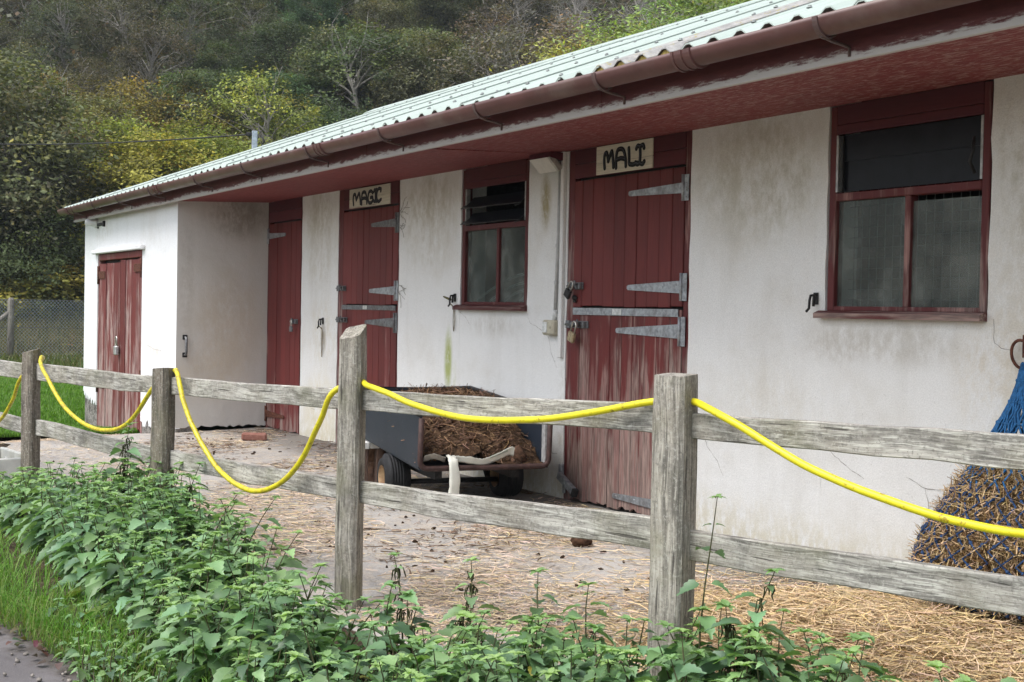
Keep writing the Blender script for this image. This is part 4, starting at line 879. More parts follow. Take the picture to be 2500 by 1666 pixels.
for k, (x, y, a) in enumerate(((-7.1, 2.62, .5), (-7.4, 3.2, 1.2))):
    d = Vector((math.cos(a), math.sin(a), 0)); p = Vector((x, y, g(x, y) + .008))
    tag(put("twig", MB().tube([p, p + d*.12 + Vector((.01, .02, .004)), p + d*.26], [.007, .006, .003], 6), simple("twig_bark", (.07, .045, .03), .9)), ("dark twig lying in the straw nearer the fence", "dark twig lying on the concrete farther from the fence")[k], "twig", "twigs on the yard")
N = NT("worn_brick"); n1 = N.noise(N.pos, 14, 5, .7); c = N.mix(N.step(n1, .3, .7), (.24, .105, .08), (.33, .175, .14)); M_BRK = N.done(N.bsdf(c, .9, N.bump(N.noise(N.pos, 60, 4, .7), .6, .006), spec=.15))
bk = thing("red_brick", "single worn red brick lying on the concrete before the tall door", "brick", (-12.29, 4.36, g(-12.29, 4.36) + .036), (.02, .03, math.radians(68)))
local("brick_body", MB().box((0, 0, 0), (.235, .105, .07), None, .014), M_BRK, bk)

# white stone trough behind the far post
TR = thing("sink_trough", "chipped white glazed trough standing in the straw at the left edge", "trough", (-12.0, 1.985, -.30), (0, 0, .12))
M_SINK = simple("old_white_glaze", (.62, .62, .57), .45, 0, .5, .12, 9, .1, ((.30, .29, .22), .6))
m = MB(); a, b, h, w = .46, .205, .28, .04
m.box((0, -b + w/2, h/2), (2*a, w, h), None, .012).box((0, b - w/2, h/2), (2*a, w, h), None, .012).box((-a + w/2, 0, h/2), (w, 2*b - 2*w, h), None, .01).box((a - w/2, 0, h/2), (w, 2*b - 2*w, h), None, .01); local("basin_wall", m, M_SINK, TR)
local("basin_floor", MB().box((0, 0, .06), (2*a - 2*w, 2*b - 2*w, .05)), simple("sink_dirt", (.33, .32, .27), .8), TR)
local("broken_tile", MB().box((.22, .02, .17), (.14, .02, .16), Matrix.Rotation(.6, 3, 'Y'), .003), M_SINK, TR)

# ---------------------------------------------------------------- muck trailer
CA = math.radians(-10); T0 = Vector((-8.12, 4.28, -.03))
CT = thing("tipping_trailer", "small dark blue tipping trailer on two fat tyres heaped with muck", "trailer", T0, (0, 0, CA))
N = NT("navy_steel"); sm = N.noise(N.obj, 6, 6, .7, .5); c = N.mix(N.step(sm, .3, .7), (.010, .016, .026), (.017, .024, .036)); c = N.mix(N.math('MULTIPLY', N.step(N.noise(N.map(N.obj, (3, 3, 5)), 5, 6, .75), .56, .72), .55), c, (.075, .08, .08)); M_NAVY = N.done(N.bsdf(c, .5, spec=.35))
M_LIP = simple("brown_edge_trim", (.055, .030, .026), .65, 0, .3, .35, 30, .2)
x1, x0, wy, fz, rz, tilt = .70, -.86, .43, .30, .335, .046                   # open end, closed end, half width, floor, side height
zf = lambda x: fz + (x1 - x)*tilt                                             # floor rises to the closed end
zt = lambda x: zf(x) + rz * (1.0 if x < .3 else 1.0)
for s in (-1, 1): local("side_panel", MB().prism([(x0, zf(x0)), (x1, zf(x1)), (x1 + .02, zt(x1)), (x0 - .03, zt(x0))], 'y', s*wy - .006, s*wy + .006), M_NAVY, CT)
local("end_panel", MB().prism([(-wy + .007, zf(x0)), (wy - .007, zf(x0)), (wy - .007, zt(x0)), (-wy + .007, zt(x0))], 'x', x0 - .02, x0 - .008), M_NAVY, CT)
m = MB(); m.add([(x0, -wy, zf(x0)), (x1, -wy, zf(x1)), (x1, wy, zf(x1)), (x0, wy, zf(x0)), (x0, -wy, zf(x0) - .012), (x1, -wy, zf(x1) - .012), (x1, wy, zf(x1) - .012), (x0, wy, zf(x0) - .012)], [(0,1,2,3), (7,6,5,4), (0,4,5,1), (1,5,6,2), (2,6,7,3), (3,7,4,0)]); local("floor_panel", m, M_NAVY, CT)
lip = MB(); xe = x1 + .012; rr = .05
path = [(xe + .02, -wy, zt(x1) - .02), (xe, -wy, zf(x1) + rr)] + [(xe, -wy + rr - rr*math.cos(t), zf(x1) + rr - rr*math.sin(t)) for t in np.linspace(.2, math.pi/2, 5)] + [(xe, wy - rr + rr*math.sin(t), zf(x1) + rr - rr*math.cos(t)) for t in np.linspace(0, math.pi/2 - .2, 5)] + [(xe, wy, zf(x1) + rr), (xe + .02, wy, zt(x1) - .02)]
lip.tube(path, .018, 8); local("edge_trim", lip, M_LIP, CT)
rim = MB(); rim.tube([(x1 + .02, wy, zt(x1)), (x0 - .03, wy, zt(x0)), (x0 - .03, -wy, zt(x0)), (x1 + .02, -wy, zt(x1))], .016, 8); local("top_rim", rim, simple("black_rim", (.02, .021, .023), .6), CT)
local("inner_post", MB().span(x1 - .06, x1 - .002, wy - .022, wy - .007, zf(x1) + .02, zt(x1) - .01), simple("pale_zinc_post", (.42, .42, .41), .5, .3), CT)
ch = MB(); ch.tube([(0, -.40, .13), (0, .40, .13)], .018, 8)
for s in (-1, 1): ch.box((-.05, s*.26, .24), (1.2, .05, .06)); ch.tube([(-.10, s*.30, .14), (-.28, s*.30, .30)], .02, 6)
ch.tube([(-.6, 0, .24), (-1.25, 0, .16), (-1.5, 0, .22)], .022, 8); local("chassis", ch, IRON, CT)
M_TYRE = simple("black_tyre", (.017, .017, .018), .75, 0, .3, .3, 40, .1); M_WHEEL = simple("rusty_cream_wheel", (.42, .30, .17), .7, .1, .3, .2, 12, .2, ((.14, .055, .025), .9))
R_W, W_W = .162, .180
for s in (-1, 1):
    whl = local("wheel", MB().lathe([(0, -.02), (.07, -.02), (.07, .02), (0, .02)], (0, 0, 0), 'y', 20), M_WHEEL, CT, (0, s*.40, R_W - .002))
    prof = [(.082, -W_W/2 + .01), (.105, -W_W/2), (.130, -W_W/2 + .006), (.145, -W_W/2 + .026)]
    for k in range(5): y = -W_W/2 + .034 + k*.019; prof += [(R_W, y), (R_W, y + .013), (R_W - .006, y + .014), (R_W - .006, y + .018)]
    prof += [(.145, W_W/2 - .026), (.130, W_W/2 - .006), (.105, W_W/2), (.082, W_W/2 - .01)]
    local("tyre", MB().lathe(prof, (0, 0, 0), 'y', 32), M_TYRE, whl)
    local("rim", MB().lathe([(.084, W_W/2 - .004), (.078, W_W/2 - .008), (.066, W_W/2 - .045), (.03, W_W/2 - .05), (0.0, W_W/2 - .05)], (0, 0, 0), 'y', 24).lathe([(.084, -W_W/2 + .004), (.078, -W_W/2 + .008), (.066, -W_W/2 + .045), (.028, -W_W/2 + .048), (.022, -W_W/2 + .03), (0, -W_W/2 + .028)], (0, 0, 0), 'y', 24), M_WHEEL, whl)
# the muck in it
def muck_z(x, y):
    u = (x1 - x) / (x1 - x0); h = zf(x) + .015 + .47*min(1, max(0, u*1.75 - .06 + (.12 if y < 0 else -.06)))**.8 * (1 - .42*(abs(y)/wy)**3)
    return min(h, zt(x) + .022 - .05*(abs(y)/wy)**2 - .05*max(0, -y/wy) - .09*max(0, (x + .1)/.3) - .06*max(0, (-x - .45)/.4))
MH = thing("muck_heap", "heap of brown stable muck and straw filling the blue trailer", "muck", T0, (0, 0, CA)); rg = random.Random(9)
V = []; nx, ny = 44, 26
for i in range(nx):
    for j in range(ny):
        x = lerp(x0 + .0, x1 - .03, i/(nx-1)); y = lerp(-wy + .012, wy - .012, j/(ny-1)); V.append((x, y, max(zf(x) + .006, muck_z(x, y) + rg.uniform(-.022, .022) + .02*vnoise(x*4, y*4, 2))))
F = [(i*ny+j, (i+1)*ny+j, (i+1)*ny+j+1, i*ny+j+1) for i in range(nx-1) for j in range(ny-1)]
N = NT("muck_brown"); c = N.mix(N.step(N.noise(N.pos, 22, 6, .7), .35, .65), (.030, .018, .012), (.12, .072, .042)); local("muck_body", np_mesh("muck_body", V, F), N.done(N.bsdf(c, .95, N.bump(N.noise(N.pos, 50, 4, .7), .9, .02), spec=.1)), MH)
rng = np.random.default_rng(4)
def in_tub(r):
    x = r.uniform(x0 + .02, x1 - .05); y = r.uniform(-wy + .03, wy - .03); return (x, y, muck_z(x, y) + r.uniform(-.01, .03))
tag(local("muck_straw", strands(rng, 2100, in_tub, .04, .18, .005, (.23, .14, .08), .35, "muck_straw"), M_STRAW, MH), kind='stuff')
m = MB()
for k in range(150):
    x = rg.uniform(x0 + .05, x1 - .06); y = rg.uniform(-wy + .05, wy - .05); m.blob((x, y, muck_z(x, y) + .006), (rg.uniform(.01, .035), rg.uniform(.01, .03), rg.uniform(.008, .022)), rg, .3, 6, 5)
m.blob((x1 - .10, wy - .17, zf(x1) + .06), (.06, .055, .06), rg, .3, 8, 6)
tag(local("muck_clod", m, simple("clod", (.095, .055, .036), .95, 0, .1, .5, 40, .6), MH), kind='stuff')
# the torn white sack over the open end
SK = thing("plastic_sack", "torn white plastic sack strip hanging over the trailer's open end", "sack", T0, (0, 0, CA))
M_SACK = simple("white_polythene", (.70, .70, .62), .45, 0, .4, .05, 12, .25)
def ribbon(pts, wid, th=.002, seed=0):
    rg = random.Random(seed); m = MB(); pts = smooth(pts, 6); n = len(pts); vs = []
    for i, p in enumerate(pts):
        t = (pts[min(i+1, n-1)] - pts[max(0, i-1)]).normalized(); w = Vector(wid[0]).lerp(Vector(wid[1]), i/(n-1)); w = w + Vector((rg.uniform(-.004, .004),)*3)
        for q, e in ((-.5, 0), (-.17, .006), (.17, -.004), (.5, .002)): vs.append(p + w*q + t.cross(w).normalized()*(e + rg.uniform(-.002, .002)))
    fs = [(i*4+j, i*4+j+1, (i+1)*4+j+1, (i+1)*4+j) for i in range(n-1) for j in range(3)]; m.add(vs, fs, True); return m
def solid(o): md = o.modifiers.new("thick", 'SOLIDIFY'); md.thickness = .0025; md.offset = 0; return o
zb = zf(x1)
solid(local("sack_strip", ribbon([(x1 - .03, -.225, zb + .075), (x1 + .02, -.225, zb + .066), (x1 + .05, -.222, zb + .02), (x1 + .055, -.215, zb - .08), (x1 + .05, -.222, zb - .17), (x1 + .045, -.226, zb - .235)], ((0, .05, .002), (0, .078, 0)), seed=1), M_SACK, SK))
solid(local("sack_fold", ribbon([(x1 - .01, -.40, zb + .06), (x1 + .0, -.33, zb + .075), (x1 - .01, -.26, zb + .05)], ((.05, 0, .05), (.03, 0, .03)), seed=2), simple("grey_polythene", (.36, .34, .30), .5), SK))
solid(local("sack_roll", ribbon([(x1 - .02, -.20, zb + .055), (x1 + .015, -.12, zb + .05), (x1 + .01, -.04, zb + .035), (x1 + .01, .0, zb + .036), (x1 - .0, .09, zb + .065), (x1 - .01, .17, zb + .098), (x1 - .01, .20, zb + .09)], ((.025, 0, .042), (.03, 0, .06)), seed=3), M_SACK, SK))
m = MB()
for k in range(9): x = .03 + k*.014; m.tube([(x1 + .022 - x*.12, x, zb + .048 + x*.33), (x1 + .020 - x*.12, x + .005, zb + .066 + x*.33), (x1 + .02 - x*.12, x + .010, zb + .050 + x*.33)], .0016, 4)
local("green_print", m, simple("green_print_ink", (.03, .17, .09), .6), SK)

# stool and log beside the trailer wheel
ST = thing("plank_stool", "white topped plank stool on rough legs tucked under the trailer", "stool", (-9.02, 4.02, -.03), (0, 0, -.12))
local("stool_top", MB().box((0, -.05, .315), (.52, .055, .05), None, .004).box((0, .02, .315), (.50, .07, .045), None, .004), simple("chalky_white_paint", (.66, .66, .63), .8, 0, .2, .12, 14, .3), ST)
M_LEG = simple("rough_brown_timber", (.14, .095, .075), .9, 0, .15, .35, 25, .5, None, (8, 8, 1))
for x in (-.20, .215):
    for y in (-.05, .06): local("stool_leg", MB().box((x, y, .145), (.055, .05, .29), None, .006), M_LEG, ST)
local("cross_rail", MB().box((0, -.05, .235), (.38, .03, .07)), simple("dark_rail", (.035, .036, .04), .8), ST)
tag(put("log_stump", MB().lathe([(0, -.01), (.105, -.01), (.115, .05), (.10, .20), (.095, .27), (0, .275)], (-8.97, 3.93 + .22, g(-8.97, 4.1)), 'z', 14), simple("split_log", (.20, .12, .08), .9, 0, .1, .5, 12, .6, ((.05, .03, .025), .8), (3, 3, 1))), "round brown log standing under the white-topped stool", "log")

# ---------------------------------------------------------------- hay net on the tie ring
NC = Vector((-3.80, 4.62, 0)); HN = thing("hay_net", "blue hay net full of dry hay hanging from the iron tie ring", "hay net", (NC.x, NC.y, .05))
PROF = [(1.09, .020, .018), (1.04, .026, .022), (.97, .040, .035), (.88, .075, .06), (.78, .125, .10), (.68, .18, .14), (.56, .25, .18), (.44, .32, .21), (.32, .385, .235), (.22, .42, .245), (.14, .42, .24), (.08, .36, .21), (.04, .22, .13), (.025, .02, .02)]
def prof(z):
    for (za, a1, b1), (zb_, a2, b2) in zip(PROF, PROF[1:]):
        if zb_ <= z <= za: t = (za - z)/(za - zb_); return lerp(a1, a2, t), lerp(b1, b2, t)
    return PROF[-1][1:]
def ctr(z): return NC.x - .09*max(0, (z-.6)/.5)**1.2, NC.y + .22*max(0, (z-.35)/.75)**1.1
def surf(w, z, k=1.0):
    a, b = prof(z); cx, cy = ctr(z); return Vector((cx + a*k*math.cos(w), cy + b*k*math.sin(w), z))
rg = random.Random(31); m = MB(); zs = np.linspace(.72, .026, 26); n = 40; vs = []
for z in zs:
    for k in range(n): vs.append(surf(2*math.pi*k/n, z, rg.uniform(.90, .985)))
m.add(vs, [(i*n+k, i*n+(k+1) % n, (i+1)*n+(k+1) % n, (i+1)*n+k) for i in range(len(zs)-1) for k in range(n)] + [tuple(reversed(range(n)))], False)
N = NT("hay_core"); c = N.mix(N.step(N.noise(N.map(N.pos, (1, 1, .4)), 45, 5, .7), .35, .65), (.05, .030, .014), (.30, .19, .085)); put("hay_core", m, N.done(N.bsdf(c, .95, N.bump(N.noise(N.pos, 70), .9, .02))), HN)
rng = np.random.default_rng(77)
def on_net(r):
    z = .03 + .70*r.random()**1.15; w = r.uniform(math.pi*.75, math.pi*2.15); return tuple(surf(w, z, r.uniform(.95, 1.02)))
hy = strands(rng, 9500, on_net, .04, .14, .0042, (.52, .38, .21), .65, "hay"); hy.transform(Matrix.Translation(-WP[HN.name])); tag(put("hay", hy, M_STRAW, HN), kind='stuff')
M_CORD = simple("blue_cord", (.018, .10, .24), .7, 0, .25, .35, 60, .2); M_CORD2 = simple("dirty_blue_cord", (.026, .058, .14), .85, 0, .2, .4, 60, .2)
m1, m2 = MB(), MB(); NCOL = 22
for k in range(NCOL):                                               # diamond mesh: two families of slanting cords
    for s in (-1, 1):
        zz = np.linspace(1.05, .04, 46); pts = []
        for i, z in enumerate(zz):
            zig = .5*abs(((i*.5 + (k % 2)) % 2) - 1); w = 2*math.pi*(k + s*zig*.98)/NCOL; pts.append(surf(w, z, 1.055) + Vector((rg.uniform(-.002, .002), rg.uniform(-.002, .002), 0)))
        (m1).tube(pts[:22], .0046, 5, False); (m2).tube(pts[21:], .0046, 5, False)
        for i in range(2, 21, 4): m1.blob(pts[i], .0085, rg, .1, 5, 4)
        for i in range(23, 44, 4): m2.blob(pts[i], .009, rg, .1, 5, 4)
tag(put("net_neck", m1, M_CORD, HN), kind='stuff'); tag(put("net_mesh", m2, M_CORD2, HN), kind='stuff')
m = MB()
for k in range(34):                                                 # gathered cords of the neck
    a = 2*math.pi*k/34 + rg.uniform(-.05, .05); sw = rg.uniform(-.35, .35)
    m.tube([surf(a + sw*t, lerp(1.06, .66 - .05*(k % 3), t), rg.uniform(.86, 1.0) - .12*t) for t in np.linspace(0, 1, 8)], .0058, 5)
for k in range(7): a = k*.9; m.tube([surf(a, .90, .9), surf(a + .3, 1.0, .8), Vector((-3.925 + .010*math.cos(a), 4.865 + .01*math.sin(a), 1.075)), Vector((-3.945, 4.88, 1.062 + .008*math.sin(a)))], .0055, 5)
m.tube(smooth([(-3.93, 4.86, 1.08), (-3.90, 4.85, 1.05), (-3.865, 4.85, .98), (-3.86, 4.83, .9), (-3.87, 4.84, .84)]), .006, 6); put("draw_cord", m, M_CORD, HN)

# ---------------------------------------------------------------- chain-link fence, far left
CF = thing("chain_link_fence", "green-grey chain-link fence with a braced timber post before the dark hedge", "fence", (-34.6, 6.0, -.3))
M_FPOST = grey_wood("far_post_wood", 'z', (.27, .25, .22), .3)
CD = Vector((.04, 1.0, 0)).normalized(); C0 = Vector((-34.55, 6.03, 0))
for t in (-4.2, 0, 3.1): p = C0 + CD*t; put("fence_post", MB().tube([p + Vector((0, 0, -.5)), p + Vector((0, 0, 1.28)), p + Vector((0, 0, 1.345))], [.085, .08, .05], 12), M_FPOST, CF, (p.x, p.y, .4))
p = C0; put("brace", MB().tube([p + Vector((0, 0, 1.02)), p - CD*1.5 + Vector((0, 0, -.25))], .055, 10), M_FPOST, CF, (p.x, p.y, .4))
V = []; F = []; Z0, Z1 = -.15, 1.30; n1 = Vector((-CD.y, CD.x, 0))
def strip(a, b, w):
    d = (b - a).normalized(); s = d.cross(n1).normalized()*w; k = len(V); V.extend([tuple(a - s + n1*w), tuple(a + s + n1*w), tuple(b + s - n1*w), tuple(b - s - n1*w)]); F.append((k, k+1, k+2, k+3))
pit = .085; H = Z1 - Z0; k = -6.5
while k < 3.2:
    for s in (-1, 1):
        a = C0 + CD*k + Vector((0, 0, Z0)); b = C0 + CD*(k + s*H*.95) + Vector((0, 0, Z1)); strip(a, b, .0052)
    k += pit
wmesh = np_mesh("wire_mesh", V, F); wmesh.transform(Matrix.Translation(-WP[CF.name])); tag(put("wire_mesh", wmesh, simple("fence_wire", (.30, .33, .32), .6, .3, .3), CF), kind='stuff')
for z in (1.30, .62): put("line_wire", MB().tube([C0 - CD*6.5 + Vector((0, 0, z)), C0 + CD*4 + Vector((0, 0, z))], .008, 5), METAL_D, CF)

# ---------------------------------------------------------------- leaves
def leaf_template(n=9, serr=.34, fold=.38, droop=.45, wide=.30):
    """toothed pointed-oval leaf, length 1 along +x, folded along the midrib"""
    V = []; F = []
    for i in range(n+1):
        t = i/n; w = wide*math.sin(math.pi*min(1, t*.93 + .07)**.72)*(1 - t**3*.15) if 0 < i < n else (.03 if i == 0 else .0)
        x = t; z = -droop*t*t; o = serr*wide*.5 if i % 2 else 0
        V += [(x, 0, z), (x + .06*(i % 2), w + o, z + fold*w), (x + .06*(i % 2), -w - o, z + fold*w)]
    for i in range(n):
        a, b = 3*i, 3*(i+1); F += [(a, b, b+1, a+1), (a, a+2, b+2, b)]
    return np.array(V), np.array(F)
LT, LF = leaf_template(); LT2, LF2 = leaf_template(4, .22, .22, .4, .40)
class Leaves:
    def __init__(s): s.P = []; s.D = []; s.U = []; s.S = []; s.C = []
    def add(s, p, d, u, size, c): s.P.append(p); s.D.append(d); s.U.append(u); s.S.append(size); s.C.append(c)
    def build(s, name, T=LT, F=LF):
        P = np.array(s.P); D = np.array(s.D); D /= np.linalg.norm(D, axis=1)[:, None]; U = np.array(s.U); Y = np.cross(U, D); Y /= np.linalg.norm(Y, axis=1)[:, None]; Z = np.cross(D, Y); S = np.array(s.S)[:, None, None]
        V = P[:, None, :] + S*(T[None, :, 0:1]*D[:, None, :] + T[None, :, 1:2]*Y[:, None, :] + T[None, :, 2:3]*Z[:, None, :])
        k = len(T); n = len(P); FF = (F[None] + (np.arange(n)*k)[:, None, None]).reshape(-1, 4)
        return np_mesh(name, V.reshape(-1, 3), FF, np.repeat(np.array(s.C), k, 0), True)
M_NET = leafy("nettle_leaf", .30, .42, base=(1, 1, 1), spec=.5); M_STEM = simple("nettle_stem", (.075, .075, .035), .7, 0, .2, .3, 30, .1); M_TAS = simple("nettle_tassel", (.045, .048, .022), .9, 0, .1, .4, 80, .3)
GREENS = [(.172, .290, .135), (.145, .262, .132), (.200, .318, .146), (.128, .230, .108)]
def nettle(rg, L, S, x, y, z, h, lean=(0, 0), size=.075, tas=None, sparse=1.0, tip=True):
    nodes = max(4, int(h / .045 * sparse)); ph = rg.uniform(0, 3.14); pts = []
    for i in range(6):
        t = i/5; pts.append(Vector((x + lean[0]*t*t*h + .02*math.sin(4*t + ph), y + lean[1]*t*t*h + .01*math.cos(4*t + ph), z + h*t*(1 - .12*(abs(lean[0]) + abs(lean[1]))*t))))
    S.tube(pts, [.0042, .004, .0036, .003, .0025, .0015], 5, False)
    base = GREENS[rg.randrange(4)]
    for i in range(nodes):
        t = .16 + .84*(i/(nodes-1))**.9; k = min(4, int(t*5)); p = pts[k].lerp(pts[k+1], t*5 - k) if t < 1 else pts[5]; a = ph + (i % 2)*math.pi/2 + rg.uniform(-.25, .25)
        s = size*(.55 + .75*math.sin(math.pi*min(1, t*.9 + .12)))*(1.0 if t < .85 else .62)*rg.uniform(.8, 1.15)
        for q in (0, math.pi):
            if rg.random() < .07: continue
            el = lerp(-.35, .30, t) + rg.uniform(-.25, .25); d = (math.cos(a+q)*math.cos(el), math.sin(a+q)*math.cos(el), math.sin(el)); b = rg.uniform(.75, 1.25) * (1.0 + .55*max(0, t - .72)); b *= rg.choice((.62, .9, 1.0, 1.1, 1.3)); c = [base[0]*b*(1 + .6*max(0, t - .8)), base[1]*b, base[2]*b*rg.uniform(.8, 1.1)]
            if rg.random() < .008: c = [.30, .27, .05]; s *= .6
            st = s*.35; pp = p + Vector(d)*st*.8
            L.add(tuple(pp), d, (rg.uniform(-.45, .45), rg.uniform(-.45, .45), 1), s, c)
            if tas is not None and .35 < t < .93 and rg.random() < .8:
                for _ in range(5):
                    aa = a + q + rg.uniform(-1.2, 1.2); ln = rg.uniform(.015, .05); r_ = rg.uniform(.006, .026); e = p + Vector((math.cos(aa)*r_, math.sin(aa)*r_, rg.uniform(-.012, .004))); f_ = e + Vector((rg.uniform(-.008, .008), rg.uniform(-.008, .008), -ln*.5)); tas.tube([p, e, f_, f_ + Vector((rg.uniform(-.008, .008), rg.uniform(-.008, .008), -ln*.5))], [.0012, .0026, .0032, .0015], 4, False)
    if tip:
        for i in range(6):
            a = ph + i*1.05; el = rg.uniform(.2, .8); L.add(tuple(pts[5]), (math.cos(a)*math.cos(el), math.sin(a)*math.cos(el), math.sin(el)), (0, 0, 1), size*rg.uniform(.30, .5), [base[0]*1.55, base[1]*1.45, base[2]*1.1])
def inside(x, y, P):
    c = False
    for (x1_, y1_), (x2_, y2_) in zip(P, P[1:] + P[:1]):
        if (y1_ > y) != (y2_ > y) and x < (x2_ - x1_)*(y - y1_)/(y2_ - y1_) + x1_: c = not c
    return c
BED = [(-12.5, 1.42), (-12.5, 1.80), (-10.4, 1.86), (-8.6, 2.02), (-7.0, 2.20), (-6.2, 2.18), (-5.6, 2.02), (-5.1, 1.95), (-4.6, 2.12), (-4.15, 2.32), (-3.85, 2.66), (-3.3, 2.75), (-2.6, 2.9), (-2.0, 2.9), (-2.0, 2.2), (-3.2, 1.55), (-4.6, 1.50), (-5.25, 1.46), (-5.7, 1.50), (-6.2, 1.53), (-7.2, 1.54), (-9.0, 1.52)]
rg = random.Random(61); L = Leaves(); S = MB(); cnt = 0
while cnt < 760:
    x, y = rg.uniform(-12.5, -2.0), rg.uniform(1.2, 2.95)
    if x < -8 and rg.random() < .45: continue
    if x > -3.6 and rg.random() < .35: continue
    if not inside(x, y, BED): continue
    f = fence_y(x); depth = (y - 1.2)/(f - 1.2); h = rg.uniform(.16, .40) + .10*min(1, max(0, depth*1.3)) * (1.0 if x < -5.2 else .4)
    if x < -6.3: h += .04
    if x < -8.0: h *= max(.45, 1 - (-8.0 - x)*.25)
    if x > -4.3: h *= .85
    if x > -3.4: h *= .85
    nettle(rg, L, S, x, y, g(x, y) - .01, h, (rg.uniform(-.3, .3), rg.uniform(-.3, .3)), rg.uniform(.070, .102)); cnt += 1
for k in range(40):                                                 # knee-high clumps right of the big post
    x = rg.uniform(-3.75, -2.45); y = fence_y(x) - rg.uniform(.06, .30)
    nettle(rg, L, S, x, y, g(x, y) - .01, rg.uniform(.24, .44), (rg.uniform(-.3, .3), rg.uniform(-.3, .3)), rg.uniform(.075, .105))
for k in range(150):                                                # low seedlings at the edge
    x = rg.uniform(-6.2, -2.6); y = rg.uniform(1.22, 1.9) if x > -4.4 else rg.uniform(1.2, 1.45)
    nettle(rg, L, S, x, y, g(x, y) - .01, rg.uniform(.06, .16), (0, 0), rg.uniform(.03, .055))
nb = tag(put("nettle_bed", L.build("nettle_bed"), M_NET), kind='stuff'); tag(put("nettle_stems", S, M_STEM), kind='stuff')

TALL = [  # x, y, height, lean, leaf size, density, label
    (-7.98, 2.02, .70, (.10, .05), .095, 1.0, "tall bushy nettle rising past the lower rail left of the second post"),
    (-7.72, 2.0, .42, (.5, .1), .080, 1.0, "drooping nettle leaning toward the second post from the left"),
    (-7.18, 2.13, .52, (.55, .0), .080, .8, "nettle arching right just beyond the second post from the left"),
    (-6.72, 2.16, .44, (.45, .1), .078, .8, "nettle with hanging tassels at the right end of the dense bed"),
    (-4.66, 2.28, .46, (-.45, .05), .075, .8, "slanting nettle with dark tassels, leaning left in the gap before the big post"),
    (-4.52, 2.50, .44, (-.15, .0), .070, .9, "upright tasselled nettle standing alone against the concrete"),
    (-4.38, 2.42, .30, (.2, .0), .075, .9, "short tasselled nettle between the lone upright one and the big post"),
    (-4.20, 2.60, .44, (-.1, .05), .085, 1.0, "dark leafy nettle, first of two against the left side of the big post"),
    (-4.06, 2.70, .42, (.1, .0), .085, 1.0, "dark leafy nettle touching the left side of the big post"),
    (-4.95, 2.02, .34, (.1, .1), .070, 1.0, "nettle clump with one yellow leaf below the tall square post"),
    (-3.63, 2.90, .78, (.05, .0), .068, .42, "thin bare-stemmed plant rising above the bottom rail right of the big post"),
    (-3.40, 2.88, .60, (.22, .0), .092, .8, "tall nettle with heavy dark tassels in front of the bottom rail"),
    (-3.52, 2.78, .34, (-.2, .0), .090, 1.0, "low spreading nettle at the right foot of the big post"),
    (-3.30, 2.74, .33, (.3, .0), .090, 1.0, "broad-leaved nettle below the heavy-tasselled one"),
    (-2.98, 2.86, .40, (.2, .0), .085, .9, "nettle standing alone before the straw heap"),
    (-2.66, 2.95, .34, (.45, .0), .085, .8, "arching nettle near the right edge before the straw heap"),
    (-2.72, 2.72, .28, (-.5, .0), .08, .9, "low nettle in the bottom right corner"),
    (-3.72, 2.66, .36, (.0, .0), .075, 1.1, "fresh green nettle growing at the foot of the big post")]
for i, (x, y, h, ln, sz, sp, lab) in enumerate(TALL):
    r2 = random.Random(100 + i); L = Leaves(); S = MB(); T = MB() if i not in (7, 8, 9, 10, 12, 15, 16, 17) else None
    nettle(r2, L, S, x, y, g(x, y) - .02, h, ln, sz, T, sp)
    if sp > .75 and h > .29:
        for q in range(3): nettle(r2, L, S, x + r2.uniform(-.06, .06), y + r2.uniform(-.05, .05), g(x, y) - .02, h*r2.uniform(.5, .75), (r2.uniform(-.3, .3), 0), sz, T, sp)
    t = thing("nettle", lab, "nettle", (x, y, g(x, y)), group="nettles standing out of the bed")
    me = L.build("foliage"); me.transform(Matrix.Translation((-x, -y, -g(x, y)))); put("foliage", me, M_NET, t); put("stem", S, M_STEM, t)
    if T is not None and T.v: tag(put("flower_tassel", T, M_TAS, t), kind='stuff')

